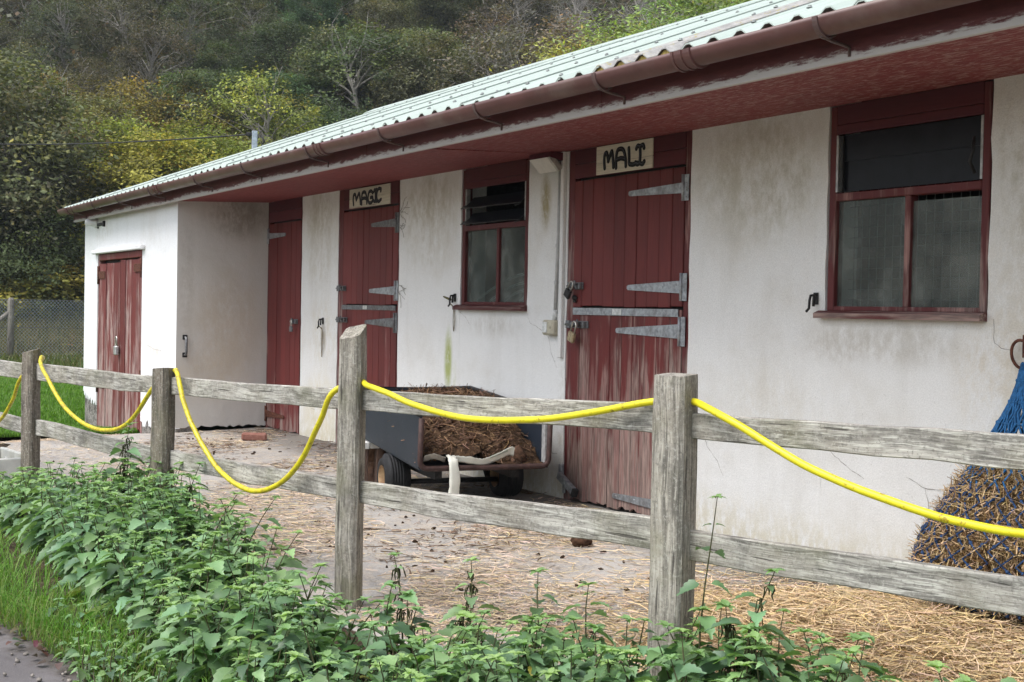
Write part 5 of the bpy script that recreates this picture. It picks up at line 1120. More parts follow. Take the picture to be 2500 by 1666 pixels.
# dock leaves in the verge, then grass
M_DOCK = leafy("dock_leaf", .35, .45, base=(1, 1, 1), spec=.35); rg = random.Random(12)
DT, DF = leaf_template(8, .0, .18, .25, .24)
for x, y, lab in ((-6.05, 1.34, "broad pale dock leaves in the grass beside the path"), (-6.55, 1.42, "smaller dock clump deeper in the grass, left of the broad pale one")):
    L = Leaves()
    for k in range(8): a = rg.uniform(0, 6.28); el = rg.uniform(.1, .9); L.add((x, y, g(x, y) + .02), (math.cos(a)*math.cos(el), math.sin(a)*math.cos(el), math.sin(el)), (0, 0, 1), rg.uniform(.12, .22), [v*rg.uniform(.8, 1.3) for v in (.13, .20, .035)])
    tag(put("dock_plant", L.build("dock_plant", DT, DF), M_DOCK), lab, "dock plant")
def grass(rng, n, place, hmin, hmax, w, cols, lean=.5):
    V = np.zeros((n*7, 3)); C = np.zeros((n*7, 3)); F = np.zeros((n*3, 4), int)
    for i in range(n):
        x, y, z = place(rng); h = rng.uniform(hmin, hmax); a = rng.uniform(0, 6.283); l = rng.uniform(.1, lean)*h; d = np.array([np.cos(a), np.sin(a), 0]); s = np.array([-np.sin(a), np.cos(a), 0])*w*rng.uniform(.7, 1.3)
        P = [np.array([x, y, z]), np.array([x, y, z + h*.5]) + d*l*.3, np.array([x, y, z + h*.85]) + d*l*.75]; tip = np.array([x, y, z + h*rng.uniform(.75, 1.0)]) + d*l*1.4
        for k, p in enumerate(P): V[i*7+2*k] = p - s*(1 - .25*k); V[i*7+2*k+1] = p + s*(1 - .25*k)
        V[i*7+6] = tip; c = np.array(cols[rng.integers(len(cols))])*rng.uniform(.7, 1.35); C[i*7:i*7+7] = c
        b = i*7; F[i*3] = (b, b+1, b+3, b+2); F[i*3+1] = (b+2, b+3, b+5, b+4); F[i*3+2] = (b+4, b+5, b+6, b+6)
    F3 = np.concatenate([F[:, [0, 1, 2]], F[:, [0, 2, 3]]]); F3 = F3[(F3[:, 0] != F3[:, 1]) & (F3[:, 1] != F3[:, 2]) & (F3[:, 0] != F3[:, 2])]
    return np_mesh("grass", V, F3, C)
M_GRASS = leafy("grass_blade", .35, .5, base=(1, 1, 1), spec=.3); rng = np.random.default_rng(8)
def verge_p(r):
    while True:
        x = r.uniform(-12, -3.0); y = path_edge(x) + .03 + abs(r.normal(0, .17)) if r.random() < .8 else r.uniform(1.2, 2.1)
        if x > -5.2 and r.random() < .6: continue
        if y < fence_y(x) - .05: return x, y, g(x, y)
tag(put("verge_grass", grass(rng, 8000, verge_p, .04, .17, .0026, [(.12, .27, .035), (.10, .23, .03), (.16, .29, .05), (.20, .26, .07)], 1.2), M_GRASS), kind='stuff')
def verge_short(r): x = r.uniform(-9.5, -3.2); y = path_edge(x) - .02 + abs(r.normal(0, .10)); return x, y, g(x, y) - .008
tag(put("short_verge_grass", grass(rng, 5200, verge_short, .02, .08, .002, [(.13, .25, .04), (.22, .22, .09), (.11, .21, .03)], 1.0), M_GRASS), kind='stuff')
def lawn_p(r): d = r.random()**1.6; x = -15.0 - d*13.5; y = (.5 + r.random()*6.0) * (.7 + .3*d); return x, y, -.06 - min(.25, max(0, -13.3 - x) * .07)
tag(put("lawn_grass", grass(rng, 42000, lawn_p, .03, .085, .006, [(.10, .22, .018), (.08, .19, .015), (.13, .25, .03)], .7), M_GRASS), kind='stuff')
def weed_p(r): x = r.uniform(-34.8, -29.3) if r.random() < .5 else r.normal(-34.0, .5); return x, r.uniform(0, 9), -.36
tag(put("fence_weeds", grass(rng, 9000, weed_p, .08, .45, .011, [(.09, .13, .03), (.15, .14, .05), (.07, .11, .025)], .8), M_GRASS), kind='stuff')
def bank_p(r): x = r.uniform(-42.5, -37.5); return x, r.uniform(-3, 13), -.24 + .85*lerp(0, 1, (-37.4 - x)/3.2) + .0
tag(put("bank_grass", grass(rng, 16000, bank_p, .12, .5, .013, [(.16, .14, .06), (.11, .12, .04), (.20, .16, .07)], .8), M_GRASS), kind='stuff')
r2 = random.Random(77); BR = thing("bracken_clump", "yellow-brown bracken clump on the bank beyond the road", "bracken", (-38.2, 8.55, 0))   # by the road
for k in range(16):
    L = Leaves(); a = r2.uniform(0, 6.28); el = r2.uniform(.3, 1.1); d = Vector((math.cos(a)*math.cos(el), math.sin(a)*math.cos(el), math.sin(el))); ln = r2.uniform(.5, 1.0); sp_ = d.cross(Vector((0, 0, 1))).normalized()
    for j in range(9):
        q = d*ln*(j+1)/9 - Vector((0, 0, .25*(j/9)**2))
        for s in (-1, 1): L.add(tuple(q - sp_*s*.01), tuple(sp_*s + d*.5), (0, 0, 1), .18*(1 - j/11), [v*r2.uniform(.7, 1.3) for v in (.28, .20, .05)])
    local("frond", L.build("frond", LT2, LF2), M_DOCK, BR)
r2 = random.Random(5); m = MB()                                     # grit and leaves on the path edge
for k in range(170): x = r2.uniform(-6.8, -3.5); y = path_edge(x) - r2.uniform(0, .6); s = r2.uniform(.003, .011); m.blob((x, y, -.208), (s*1.3, s, s*.8), r2, .25, 6, 4)
tag(put("path_grit", m, simple("path_stone", (.24, .215, .19), .85, 0, .2, .35, 30, .2)), kind='stuff')
L = Leaves()
for k in range(220): x = r2.uniform(-8.5, -3.6); y = path_edge(x) + r2.gauss(0, .07); a = r2.uniform(0, 6.28); L.add((x, y, -.195 + r2.uniform(0, .02)), (math.cos(a), math.sin(a), r2.uniform(-.2, .3)), (r2.gauss(0, .3), r2.gauss(0, .3), 1), r2.uniform(.02, .05), [v*r2.uniform(.5, 1.3) for v in (.12, .09, .062)])
tag(put("fallen_leaves", L.build("fallen_leaves", LT2, LF2), M_DOCK), kind='stuff')

# ---------------------------------------------------------------- trees
M_LEAF = leafy("tree_leaf", .30, .6, objcol=True, spec=.2); M_BARK = simple("tree_bark", (.085, .072, .058), .95, 0, .1, .35, 6, .4, None, (3, 3, .6)); M_PALE = simple("pale_twig_bark", (.30, .28, .25), .9, 0, .1, .3, 5, .2)
def make_tree(kind, seed):
    """unit tree 1 m tall per 1 m scale (built 10 m tall): returns trunk and crown meshes"""
    P = dict(broad=(3.3, .30, 230, 120, .09, .42), tall=(2.6, .30, 210, 120, .085, .40), loose=(3.2, .22, 150, 72, .092, .42), shrub=(3.9, .04, 330, 125, .088, .44), bush=(5.0, .02, 260, 120, .15, .55), willow=(3.8, .10, 420, 95, .075, .34), bare=(3.0, .25, 120, 12, .07, .5))[kind]
    Rr, low, nc, nl, ls, sg = P; rng = np.random.default_rng(seed); rg = random.Random(seed); H = 10.0
    zc = H*(low + 1)/2; hz = H*(1 - low)/2
    lob = [(rng.normal(0, 1, 3), rng.uniform(.15, .4)) for _ in range(9)]
    C = []
    while len(C) < nc:
        d = rng.normal(0, 1, 3); d /= np.linalg.norm(d); q = 1 + sum(a*max(0, float(d @ (v/np.linalg.norm(v))) - .55) for v, a in lob)*1.5 - .12
        r = rng.uniform(.35, 1)**.5 * q
        p = np.array([d[0]*Rr*r, d[1]*Rr*r, zc + d[2]*hz*min(r, 1.02)])
        if kind in ('broad', 'loose') and p[2] < H*.45 and rng.random() < .4: continue
        C.append(p)
    C = np.array(C)
    if kind == 'loose': C = C[rng.random(len(C)) < .9]
    n = len(C)*nl; cen = np.repeat(C, nl, 0); off = rng.normal(0, 1, (n, 3))*np.array([sg, sg, sg*.62])*rng.uniform(.6, 1.3, (len(C), 1)).repeat(nl, 0)
    pos = cen + off; out = pos - np.array([0, 0, zc*.8]); out /= np.linalg.norm(out, axis=1)[:, None]
    nrm = out*.55 + np.array([0, 0, .75]) + rng.normal(0, .55, (n, 3)); nrm /= np.linalg.norm(nrm, axis=1)[:, None]
    tx = np.cross(nrm, rng.normal(0, 1, (n, 3))); tx /= np.linalg.norm(tx, axis=1)[:, None]; ty = np.cross(nrm, tx)
    s = ls*rng.uniform(.55, 1.35, n)[:, None]*(1.5 if kind == 'bush' else 1); asp = .34 if kind == 'willow' else .62
    V = np.stack([pos - tx*s, pos + ty*s*asp - nrm*s*.15, pos + tx*s, pos - ty*s*asp - nrm*s*.15], 1).reshape(-1, 3)
    tint = np.ones((len(C), 3))*rng.uniform(.5, 1.5, (len(C), 1)); w = rng.random(len(C)) < .2; tint[w] *= np.array([1.2, 1.08, .85]); w = rng.random(len(C)) < .12; tint[w] *= np.array([1.08, .93, .85])
    tint = tint.repeat(nl, 0)*rng.uniform(.75, 1.25, (n, 1)); k = rng.random(n) < .07; tint[k] *= np.array([1.35, 1.2, .75])
    crown = np_mesh("crown", V, np.arange(4*n).reshape(-1, 4), tint.repeat(4, 0))
    m = MB(); tr = .14 if kind not in ('shrub', 'bush') else .07
    tp = [Vector((rg.uniform(-.15, .15)*i, rg.uniform(-.15, .15)*i, H*.88*i/6 - (.8 if i == 0 else 0))) for i in range(7)]; m.tube(tp, [tr*(1.35 - i*.19) for i in range(7)], 7, False)
    nb = {'bare': 70, 'loose': 46, 'willow': 14}.get(kind, 20)
    for b in range(nb):
        c = C[rg.randrange(len(C))]; e = Vector(c)*rg.uniform(1.0, 1.1); t = max(.08, min(.9, (e.z/H - rg.uniform(.12, .32)) / .88)); k = min(5, int(t*6)); s0 = tp[k].lerp(tp[k+1], t*6 - k); mid = s0.lerp(e, .5) + Vector((rg.uniform(-.4, .4), rg.uniform(-.4, .4), rg.uniform(-.1, .5)))
        pts = smooth([s0, s0.lerp(mid, .5) + Vector((0, 0, .1)), mid, e], 3); r0 = tr*.40; m.tube(pts, [r0*(1 - .85*i/(len(pts)-1)) for i in range(len(pts))], 5, False)
        for _ in range(7 if kind == 'bare' else 2):
            j = rg.randrange(3, len(pts)); p = pts[j]; d = Vector((rg.gauss(0, 1), rg.gauss(0, 1), rg.gauss(.5, .8))).normalized()*rg.uniform(.5, 1.3); q = p + d*.5 + Vector((rg.uniform(-.1, .1),)*3); m.tube([p, q, p + d], [.016, .012, .005], 4, False)
    return m, crown
PROTO = {}
for k, seeds in dict(broad=(1, 2), tall=(3,), loose=(4, 5), shrub=(6, 7, 8), bush=(9,), willow=(10,), bare=(11,)).items():
    PROTO[k] = []
    for sd_ in seeds:
        m, cr = make_tree(k, sd_); tm = m.mesh("trunk", fix=False); tm.materials.append(M_PALE if k in ('bare', 'loose') else M_BARK); cr.materials.append(M_LEAF); PROTO[k].append((tm, cr))
LAB = dict(
    grey_green_edge=("tall grey-green broadleaf tree at the far left edge above the hedge", None), pinkish=("loose grey-green tree tinged pinkish brown at the left, in front of the dark wood", None),
    dark_low_a=("dark green bush at the left edge above the chain-link fence", None), dark_low_b=("dark green bush behind the chain-link fence post, touching the yellow one", None), dark_low_c=("dark green bush nearest the white corner of the shed", None),
    yellow_low=("low yellow-green bush just above the chain-link fence", None), b1=("muted green shrub left of the bright yellow-green one in the hedge", None), b2=("yellow-green shrub beside the golden one, on its left", None), gold=("golden yellow autumn shrub in the middle of the hedge", None),
    b3=("fresh green shrub beside the golden one, on its right", None), b4=("yellowing shrub behind the overhead wire near the roof bracket", None), bright_tall=("bright lime-green tree standing tallest of the hedge, above the roof bracket", None), b5=("green shrub rising just right of the roof bracket", None),
    b6=("olive yellow bush below the golden shrub", None), b7=("mid green bush under the wire, close above the shed roof's corner", None), b8=("russet-tinged bush behind the white roof edge", None), b9=("dark green broadleaf tree right of the lime-green one, against the roof", None),
    w1=("lowest and leftmost of the feathery yellow-green trees behind the roof", None), w2=("feathery yellow-green tree second from the left behind the roof", None), w3=("feathery green tree in the middle behind the roof ridge", None), w4=("feathery green tree cut by the top edge of the photo", None), w5=("feathery green tree farthest right behind the ridge", None),
    brown=("brownish half-bare tree in the dark wood at the upper left", "brown-tinged trees of the hillside wood"), olive=("dark olive tree packed into the wood on the hillside", "olive trees of the hillside wood"), greygreen=("rounded grey-green tree on the hillside above the roof", "grey-green trees of the hillside wood"),
    tan=("thin tan-leaved tree between the grey-green and the bare trees", "tan trees of the hillside wood"), bare=("leafless grey tree on the hill behind the feathery trees", "bare trees of the hillside wood"), yellowing=("tree with yellowing boughs low at the front of the dark wood", "yellowing trees at the wood's edge"))
TREES = [
    (-44.0, 6.5, -0.5, 9.1, 'broad', (0.088, 0.098, 0.05), 'grey_green_edge'),
    (-43.8, 8.1, -0.5, 8.2, 'loose', (0.098, 0.094, 0.057), 'pinkish'),
    (-43.0, 6.8, -0.5, 5.6, 'shrub', (0.045, 0.059, 0.025), 'dark_low_a'),
    (-43.2, 8.5, -0.5, 5.4, 'shrub', (0.052, 0.069, 0.027), 'dark_low_b'),
    (-43.5, 9.4, -0.4, 4.7, 'shrub', (0.06, 0.079, 0.026), 'dark_low_c'),
    (-42.3, 7.8, -0.5, 3.1, 'bush', (0.134, 0.129, 0.03), 'yellow_low'),
    (-47.3, 10.6, 1.9, 6.2, 'shrub', (0.092, 0.096, 0.045), 'b1'),
    (-45.1, 11.1, 0.9, 6.7, 'shrub', (0.132, 0.156, 0.033), 'b2'),
    (-43.4, 11.9, 0.2, 6.9, 'shrub', (0.173, 0.161, 0.034), 'gold'),
    (-44.5, 13.5, 1.2, 6.4, 'shrub', (0.125, 0.15, 0.033), 'b3'),
    (-46.0, 15.3, 2.4, 5.0, 'shrub', (0.153, 0.138, 0.035), 'b4'),
    (-45.7, 16.3, 2.5, 6.9, 'loose', (0.139, 0.16, 0.044), 'bright_tall'),
    (-47.0, 18.4, 3.7, 4.9, 'shrub', (0.088, 0.108, 0.039), 'b5'),
    (-42.7, 12.4, -0.0, 5.5, 'shrub', (0.102, 0.099, 0.029), 'b6'),
    (-43.2, 10.8, -0.2, 5.3, 'shrub', (0.097, 0.108, 0.031), 'b7'),
    (-43.3, 14.0, 0.7, 5.1, 'shrub', (0.095, 0.085, 0.027), 'b8'),
    (-47.4, 20.1, 4.3, 4.5, 'broad', (0.048, 0.073, 0.034), 'b9'),
    (-28.4, 18.7, -0.5, 8.4, 'willow', (0.176, 0.178, 0.063), 'w1'),
    (-27.0, 18.9, -0.5, 8.7, 'willow', (0.139, 0.177, 0.06), 'w2'),
    (-25.4, 19.4, -0.5, 9.1, 'willow', (0.112, 0.159, 0.061), 'w3'),
    (-25.4, 21.1, -0.5, 9.8, 'willow', (0.122, 0.159, 0.058), 'w4'),
    (-23.9, 21.3, -0.5, 9.7, 'willow', (0.106, 0.139, 0.056), 'w5'),
    (-52.1, 6.4, 3.3, 5.6, 'loose', (0.056, 0.069, 0.039), 'brown|brown-tinged tree, front row of the wood, outside the left edge'),
    (-55.6, 9.6, 6.0, 3.5, 'loose', (0.061, 0.069, 0.036), 'brown|brown-tinged tree, front row of the wood, above the left edge tree'),
    (-52.6, 11.8, 5.0, 5.0, 'loose', (0.065, 0.061, 0.039), 'brown|brown-tinged tree, front row of the wood, above the pinkish tree'),
    (-54.3, 14.6, 6.5, 3.8, 'loose', (0.064, 0.061, 0.045), 'brown|brown-tinged tree, front row of the wood, above the golden shrub'),
    (-49.4, 15.7, 4.3, 5.8, 'broad', (0.055, 0.076, 0.033), 'olive|dark olive tree, front row of the wood, above the fresh green shrub'),
    (-50.8, 19.1, 5.8, 4.7, 'broad', (0.045, 0.077, 0.034), 'olive|dark olive tree, front row of the wood, above the roof bracket'),
    (-48.8, 21.3, 5.3, 7.5, 'loose', (0.056, 0.077, 0.036), 'olive|dark olive tree, front row of the wood, over the tall door'),
    (-47.6, 23.8, 5.3, 6.5, 'broad', (0.088, 0.09, 0.053), 'greygreen|rounded grey-green tree, front row of the wood, over the MAGIC door'),
    (-44.7, 25.6, 4.3, 7.6, 'loose', (0.084, 0.082, 0.063), 'tan|thin tan-leaved tree, front row of the wood, over the louvred window'),
    (-45.9, 29.3, 5.9, 7.4, 'loose', (0.105, 0.086, 0.066), 'tan|thin tan-leaved tree, front row of the wood, over the feathery trees'),
    (-43.4, 31.0, 5.0, 7.0, 'bare', (0.105, 0.088, 0.092), 'bare|leafless grey tree, front row of the wood, behind the feathery trees'),
    (-43.3, 34.2, 5.7, 7.3, 'bare', (0.101, 0.088, 0.085), 'bare|leafless grey tree, front row of the wood, behind the ridge'),
    (-59.2, 7.7, 7.4, 4.5, 'loose', (0.051, 0.065, 0.04), 'brown|brown-tinged tree, second row of the wood, outside the left edge'),
    (-57.4, 10.2, 7.1, 4.7, 'loose', (0.058, 0.066, 0.037), 'brown|brown-tinged tree, second row of the wood, above the left edge tree'),
    (-57.8, 13.1, 8.0, 3.5, 'loose', (0.065, 0.061, 0.039), 'brown|brown-tinged tree, second row of the wood, above the pinkish tree'),
    (-54.7, 14.9, 6.9, 5.9, 'loose', (0.063, 0.058, 0.042), 'brown|brown-tinged tree, second row of the wood, above the golden shrub'),
    (-55.2, 17.7, 7.8, 4.3, 'tall', (0.051, 0.069, 0.034), 'olive|dark olive tree, second row of the wood, above the fresh green shrub'),
    (-55.4, 20.9, 8.7, 4.6, 'broad', (0.047, 0.064, 0.034), 'olive|dark olive tree, second row of the wood, above the roof bracket'),
    (-51.0, 21.8, 6.6, 6.0, 'broad', (0.073, 0.085, 0.051), 'greygreen|rounded grey-green tree, second row of the wood, over the tall door'),
    (-50.9, 25.0, 7.4, 5.6, 'broad', (0.084, 0.102, 0.047), 'greygreen|rounded grey-green tree, second row of the wood, over the MAGIC door'),
    (-51.1, 28.8, 8.4, 6.0, 'loose', (0.095, 0.081, 0.073), 'tan|thin tan-leaved tree, second row of the wood, over the louvred window'),
    (-50.7, 32.5, 9.1, 5.6, 'bare', (0.097, 0.101, 0.083), 'bare|leafless grey tree, second row of the wood, over the feathery trees'),
    (-46.1, 32.9, 6.8, 7.3, 'bare', (0.089, 0.093, 0.084), 'bare|leafless grey tree, second row of the wood, behind the feathery trees'),
    (-44.3, 34.5, 6.3, 6.7, 'bare', (0.097, 0.103, 0.076), 'bare|leafless grey tree, second row of the wood, behind the ridge'),
    (-65.7, 7.8, 10.8, 4.7, 'loose', (0.061, 0.06, 0.04), 'brown|brown-tinged tree, third row of the wood, outside the left edge'),
    (-61.1, 9.7, 8.9, 4.5, 'loose', (0.058, 0.059, 0.039), 'brown|brown-tinged tree, third row of the wood, above the left edge tree'),
    (-62.3, 12.9, 10.3, 4.8, 'loose', (0.056, 0.067, 0.043), 'brown|brown-tinged tree, third row of the wood, above the pinkish tree'),
    (-61.4, 15.4, 10.5, 5.2, 'loose', (0.065, 0.064, 0.041), 'brown|brown-tinged tree, third row of the wood, above the yellow-green shrub'),
    (-60.4, 18.2, 10.6, 4.9, 'loose', (0.055, 0.07, 0.04), 'olive|dark olive tree, third row of the wood, above the fresh green shrub'),
    (-60.3, 21.0, 11.3, 4.2, 'loose', (0.055, 0.063, 0.036), 'olive|dark olive tree, third row of the wood, above the lime-green tree'),
    (-60.8, 24.2, 12.3, 3.9, 'broad', (0.044, 0.079, 0.04), 'olive|dark olive tree, third row of the wood, above the roof bracket'),
    (-56.8, 26.0, 10.7, 4.5, 'broad', (0.079, 0.081, 0.046), 'greygreen|rounded grey-green tree, third row of the wood, over the tall door'),
    (-58.4, 29.9, 12.5, 5.5, 'broad', (0.071, 0.081, 0.046), 'greygreen|rounded grey-green tree, third row of the wood, over the MAGIC door'),
    (-57.1, 33.4, 12.7, 6.0, 'loose', (0.088, 0.084, 0.069), 'tan|thin tan-leaved tree, third row of the wood, over the louvred window'),
    (-54.1, 34.9, 11.5, 5.8, 'bare', (0.094, 0.098, 0.096), 'bare|leafless grey tree, third row of the wood, over the feathery trees'),
    (-52.7, 37.8, 11.5, 5.5, 'bare', (0.1, 0.096, 0.08), 'bare|leafless grey tree, third row of the wood, behind the feathery trees'),
    (-49.0, 38.7, 9.8, 6.9, 'bare', (0.094, 0.102, 0.087), 'bare|leafless grey tree, third row of the wood, behind the ridge'),
    (-72.3, 9.8, 14.8, 2.6, 'loose', (0.063, 0.061, 0.041), 'brown|brown-tinged tree, fourth row of the wood, outside the left edge'),
    (-70.0, 12.6, 14.2, 3.9, 'loose', (0.062, 0.057, 0.037), 'brown|brown-tinged tree, fourth row of the wood, above the left edge tree'),
    (-67.1, 15.5, 13.4, 5.0, 'loose', (0.055, 0.065, 0.035), 'brown|brown-tinged tree, fourth row of the wood, above the yellow-green shrub'),
    (-70.7, 19.4, 16.3, 2.5, 'loose', (0.064, 0.063, 0.035), 'brown|brown-tinged tree, fourth row of the wood, above the golden shrub'),
    (-68.7, 22.1, 15.9, 3.6, 'broad', (0.053, 0.077, 0.036), 'olive|dark olive tree, fourth row of the wood, above the fresh green shrub'),
    (-65.2, 24.1, 14.6, 5.0, 'tall', (0.052, 0.076, 0.04), 'olive|dark olive tree, fourth row of the wood, above the lime-green tree'),
    (-65.8, 27.3, 15.7, 3.9, 'loose', (0.054, 0.071, 0.036), 'olive|dark olive tree, fourth row of the wood, above the roof bracket'),
    (-62.9, 29.4, 14.7, 3.6, 'broad', (0.074, 0.088, 0.05), 'greygreen|rounded grey-green tree, fourth row of the wood, over the tall door'),
    (-64.3, 33.8, 16.5, 3.2, 'broad', (0.071, 0.102, 0.046), 'greygreen|rounded grey-green tree, fourth row of the wood, over the MAGIC door'),
    (-62.3, 36.4, 16.2, 4.5, 'loose', (0.103, 0.084, 0.062), 'tan|thin tan-leaved tree, fourth row of the wood, over the louvred window'),
    (-61.0, 39.7, 16.3, 3.1, 'bare', (0.109, 0.09, 0.091), 'bare|leafless grey tree, fourth row of the wood, over the feathery trees'),
    (-58.3, 41.9, 15.5, 5.5, 'bare', (0.092, 0.103, 0.086), 'bare|leafless grey tree, fourth row of the wood, behind the feathery trees'),
    (-53.7, 42.7, 13.2, 6.3, 'bare', (0.093, 0.091, 0.077), 'bare|leafless grey tree, fourth row of the wood, behind the ridge'),
    (-77.1, 9.2, 17.1, 4.5, 'loose', (0.058, 0.072, 0.037), 'brown|brown-tinged tree, fifth row of the wood, outside the left edge'),
    (-78.1, 13.0, 18.6, 3.3, 'loose', (0.058, 0.057, 0.041), 'brown|brown-tinged tree, fifth row of the wood, above the left edge tree'),
    (-79.0, 17.1, 20.1, 3.1, 'loose', (0.051, 0.059, 0.045), 'brown|brown-tinged tree, fifth row of the wood, above the pinkish tree'),
    (-74.1, 19.7, 18.2, 4.0, 'tall', (0.05, 0.072, 0.032), 'olive|dark olive tree, fifth row of the wood, above the golden shrub'),
    (-73.5, 23.1, 18.7, 5.0, 'loose', (0.052, 0.077, 0.033), 'olive|dark olive tree, fifth row of the wood, above the fresh green shrub'),
    (-75.3, 27.9, 20.8, 3.0, 'broad', (0.045, 0.07, 0.039), 'olive|dark olive tree, fifth row of the wood, above the lime-green tree'),
    (-72.3, 30.6, 19.9, 2.7, 'broad', (0.089, 0.082, 0.05), 'greygreen|rounded grey-green tree, fifth row of the wood, above the roof bracket'),
    (-70.2, 33.3, 19.5, 4.2, 'broad', (0.08, 0.096, 0.053), 'greygreen|rounded grey-green tree, fifth row of the wood, over the tall door'),
    (-69.7, 36.8, 20.1, 4.1, 'loose', (0.087, 0.098, 0.065), 'tan|thin tan-leaved tree, fifth row of the wood, over the MAGIC door'),
    (-66.8, 39.3, 19.2, 4.9, 'loose', (0.092, 0.09, 0.07), 'tan|thin tan-leaved tree, fifth row of the wood, over the louvred window'),
    (-66.0, 43.1, 19.8, 3.4, 'bare', (0.099, 0.091, 0.08), 'bare|leafless grey tree, fifth row of the wood, over the feathery trees'),
    (-63.2, 46.1, 19.1, 5.8, 'bare', (0.1, 0.089, 0.076), 'bare|leafless grey tree, fifth row of the wood, behind the feathery trees'),
    (-61.3, 49.8, 19.0, 5.3, 'bare', (0.105, 0.08, 0.085), 'bare|leafless grey tree, fifth row of the wood, behind the ridge'),
    (-84.7, 11.8, 21.7, 5.2, 'loose', (0.058, 0.063, 0.038), 'brown|brown-tinged tree, sixth row of the wood, outside the left edge'),
    (-88.0, 15.5, 24.4, 2.2, 'loose', (0.05, 0.061, 0.04), 'brown|brown-tinged tree, sixth row of the wood, above the left edge tree'),
    (-86.8, 19.6, 24.7, 2.2, 'loose', (0.052, 0.072, 0.041), 'brown|brown-tinged tree, sixth row of the wood, above the pinkish tree'),
    (-84.1, 23.1, 24.2, 2.2, 'loose', (0.058, 0.057, 0.043), 'brown|brown-tinged tree, sixth row of the wood, above the golden shrub'),
    (-83.9, 27.3, 25.2, 2.3, 'loose', (0.056, 0.076, 0.032), 'olive|dark olive tree, sixth row of the wood, above the fresh green shrub'),
    (-84.4, 31.5, 26.5, 3.7, 'loose', (0.054, 0.066, 0.034), 'olive|dark olive tree, sixth row of the wood, above the lime-green tree'),
    (-81.5, 34.3, 25.7, 4.5, 'broad', (0.051, 0.064, 0.039), 'olive|dark olive tree, sixth row of the wood, above the roof bracket'),
    (-80.8, 38.5, 26.3, 3.9, 'broad', (0.08, 0.092, 0.047), 'greygreen|rounded grey-green tree, sixth row of the wood, over the tall door'),
    (-77.5, 41.3, 25.3, 3.2, 'broad', (0.083, 0.098, 0.051), 'greygreen|rounded grey-green tree, sixth row of the wood, over the MAGIC door'),
    (-75.7, 44.4, 25.2, 5.2, 'loose', (0.099, 0.09, 0.061), 'tan|thin tan-leaved tree, sixth row of the wood, over the louvred window'),
    (-73.0, 47.7, 24.6, 5.6, 'bare', (0.092, 0.092, 0.095), 'bare|leafless grey tree, sixth row of the wood, over the feathery trees'),
    (-71.6, 51.4, 24.7, 3.8, 'bare', (0.107, 0.101, 0.093), 'bare|leafless grey tree, sixth row of the wood, behind the feathery trees'),
    (-70.2, 55.0, 24.9, 5.7, 'bare', (0.088, 0.087, 0.077), 'bare|leafless grey tree, sixth row of the wood, behind the ridge'),
    (-96.8, 11.3, 27.9, 3.1, 'loose', (0.064, 0.066, 0.04), 'brown|brown-tinged tree, topmost row of the wood, outside the left edge'),
    (-94.8, 15.3, 27.9, 3.1, 'loose', (0.054, 0.058, 0.039), 'brown|brown-tinged tree, topmost row of the wood, above the left edge tree'),
    (-95.3, 19.8, 29.2, 3.1, 'loose', (0.063, 0.064, 0.04), 'brown|brown-tinged tree, topmost row of the wood, above the pinkish tree'),
    (-94.3, 23.7, 29.7, 1.9, 'loose', (0.06, 0.068, 0.038), 'brown|brown-tinged tree, topmost row of the wood, above the yellow-green shrub'),
    (-91.8, 27.4, 29.3, 3.8, 'tall', (0.045, 0.077, 0.038), 'olive|dark olive tree, topmost row of the wood, above the fresh green shrub'),
    (-91.8, 32.2, 30.5, 3.2, 'broad', (0.051, 0.076, 0.036), 'olive|dark olive tree, topmost row of the wood, above the lime-green tree'),
    (-92.9, 36.9, 32.3, 1.0, 'loose', (0.045, 0.076, 0.032), 'olive|dark olive tree, topmost row of the wood, above the roof bracket'),
    (-89.0, 40.8, 31.2, 2.5, 'broad', (0.076, 0.102, 0.049), 'greygreen|rounded grey-green tree, topmost row of the wood, over the tall door'),
    (-87.5, 45.0, 31.4, 2.5, 'broad', (0.074, 0.083, 0.058), 'greygreen|rounded grey-green tree, topmost row of the wood, over the MAGIC door'),
    (-83.6, 48.5, 30.3, 3.1, 'loose', (0.087, 0.092, 0.059), 'tan|thin tan-leaved tree, topmost row of the wood, over the louvred window'),
    (-82.5, 52.5, 30.7, 2.1, 'bare', (0.095, 0.103, 0.081), 'bare|leafless grey tree, topmost row of the wood, over the feathery trees'),
    (-78.5, 55.3, 29.3, 5.3, 'bare', (0.087, 0.099, 0.082), 'bare|leafless grey tree, topmost row of the wood, behind the feathery trees'),
    (-76.8, 60.1, 29.6, 3.2, 'bare', (0.09, 0.096, 0.075), 'bare|leafless grey tree, topmost row of the wood, behind the ridge'),
    (-49.4, 12.6, 3.5, 6.1, 'loose', (0.13, 0.11, 0.03), 'yellowing|tree with yellowing boughs, edge of the wood, above the yellow-green shrub'),
    (-48.7, 15.0, 3.7, 5.7, 'loose', (0.14, 0.115, 0.035), 'yellowing|tree with yellowing boughs, edge of the wood, above the fresh green shrub'),
    (-50.0, 10.3, 3.2, 6.5, 'loose', (0.1, 0.085, 0.035), 'yellowing|tree with yellowing boughs, edge of the wood, above the pinkish tree'),
]

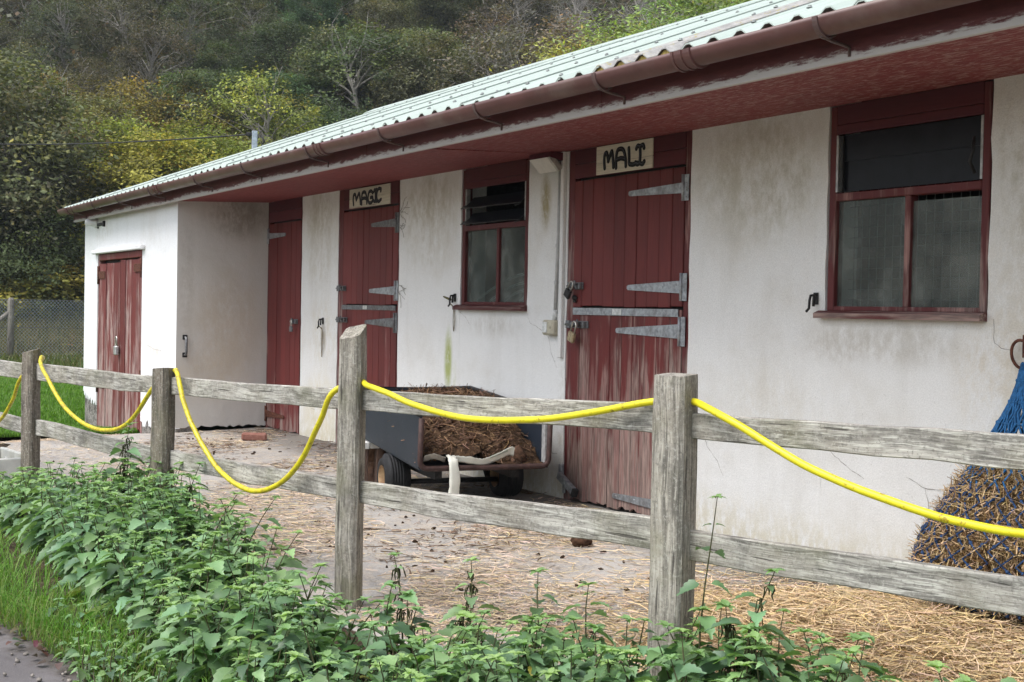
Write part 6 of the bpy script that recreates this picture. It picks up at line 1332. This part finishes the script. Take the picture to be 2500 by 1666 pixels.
r2 = random.Random(91); KN = dict(broad="broadleaf_tree", tall="broadleaf_tree", loose="broadleaf_tree", shrub="shrub", bush="bush", willow="willow_tree", bare="bare_tree")
for (x, y, z, h, kind, col, key) in TREES:
    tm, cr = PROTO[kind][r2.randrange(len(PROTO[kind]))]; s = h/10.0; own = key.split('|'); lab, grp = LAB[own[0]]; lab = own[1] if len(own) > 1 else lab
    t = thing(KN[kind], lab, kind if kind in ('shrub', 'bush') else "tree", (x, y, z), (0, 0, r2.uniform(0, 6.28)), grp)
    wf = r2.uniform(.92, 1.12) * (1.0 if h > 6 else min(1.5, (6/h)**.55)); t.scale = (s*wf, s*wf, s)
    a = bpy.data.objects.new("trunk", tm); COL.objects.link(a); a.parent = t
    b = bpy.data.objects.new("crown", cr); COL.objects.link(b); b.parent = t; b.color = (*[min(.6, v*(1.6 if '|' in key else 1.85)) for v in col], 1)
# brambles and saplings between the trunks
rng = np.random.default_rng(55); n = 90000; x = rng.uniform(-105, -42, n); y = rng.uniform(-12, 62, n); ok = (-.9*x + .43*y > 43.5) & (-.9*x + .43*y < 95) & (y > -.02*x - 8); x, y = x[ok], y[ok]; n = len(x)
z = np.array([hill(a, b) for a, b in zip(x, y)]) + rng.random(n)**2*2.6; pos = np.stack([x, y, z], 1); nr = rng.normal(0, .6, (n, 3)) + [.3, 0, .8]; nr /= np.linalg.norm(nr, axis=1)[:, None]; tx = np.cross(nr, rng.normal(0, 1, (n, 3))); tx /= np.linalg.norm(tx, axis=1)[:, None]; ty = np.cross(nr, tx); s = rng.uniform(.09, .22, (n, 1))
V = np.stack([pos - tx*s, pos + ty*s*.6, pos + tx*s, pos - ty*s*.6], 1).reshape(-1, 3); tn = np.array([.05, .055, .022])*rng.uniform(.5, 1.6, (n, 1)); kk = rng.random(n) < .2; tn[kk] = np.array([.11, .07, .03])*rng.uniform(.6, 1.3, (kk.sum(), 1))
tag(put("undergrowth", np_mesh("undergrowth", V, np.arange(4*n).reshape(-1, 4), tn.repeat(4, 0)), M_DOCK), kind='stuff')

# thin autumn mist between here and the wood
N = NT("valley_air"); vol = N.n("ShaderNodeVolumePrincipled"); vol.inputs['Color'].default_value = (.86, .92, 1.0, 1); vol.inputs['Density'].default_value = .0005; vol.inputs['Anisotropy'].default_value = .2
N.t.links.new(vol.outputs[0], N.out.inputs['Volume'])
tag(put("haze", MB().span(-262, 162, -162, 162, -1.6, 75), N.m), kind='stuff')
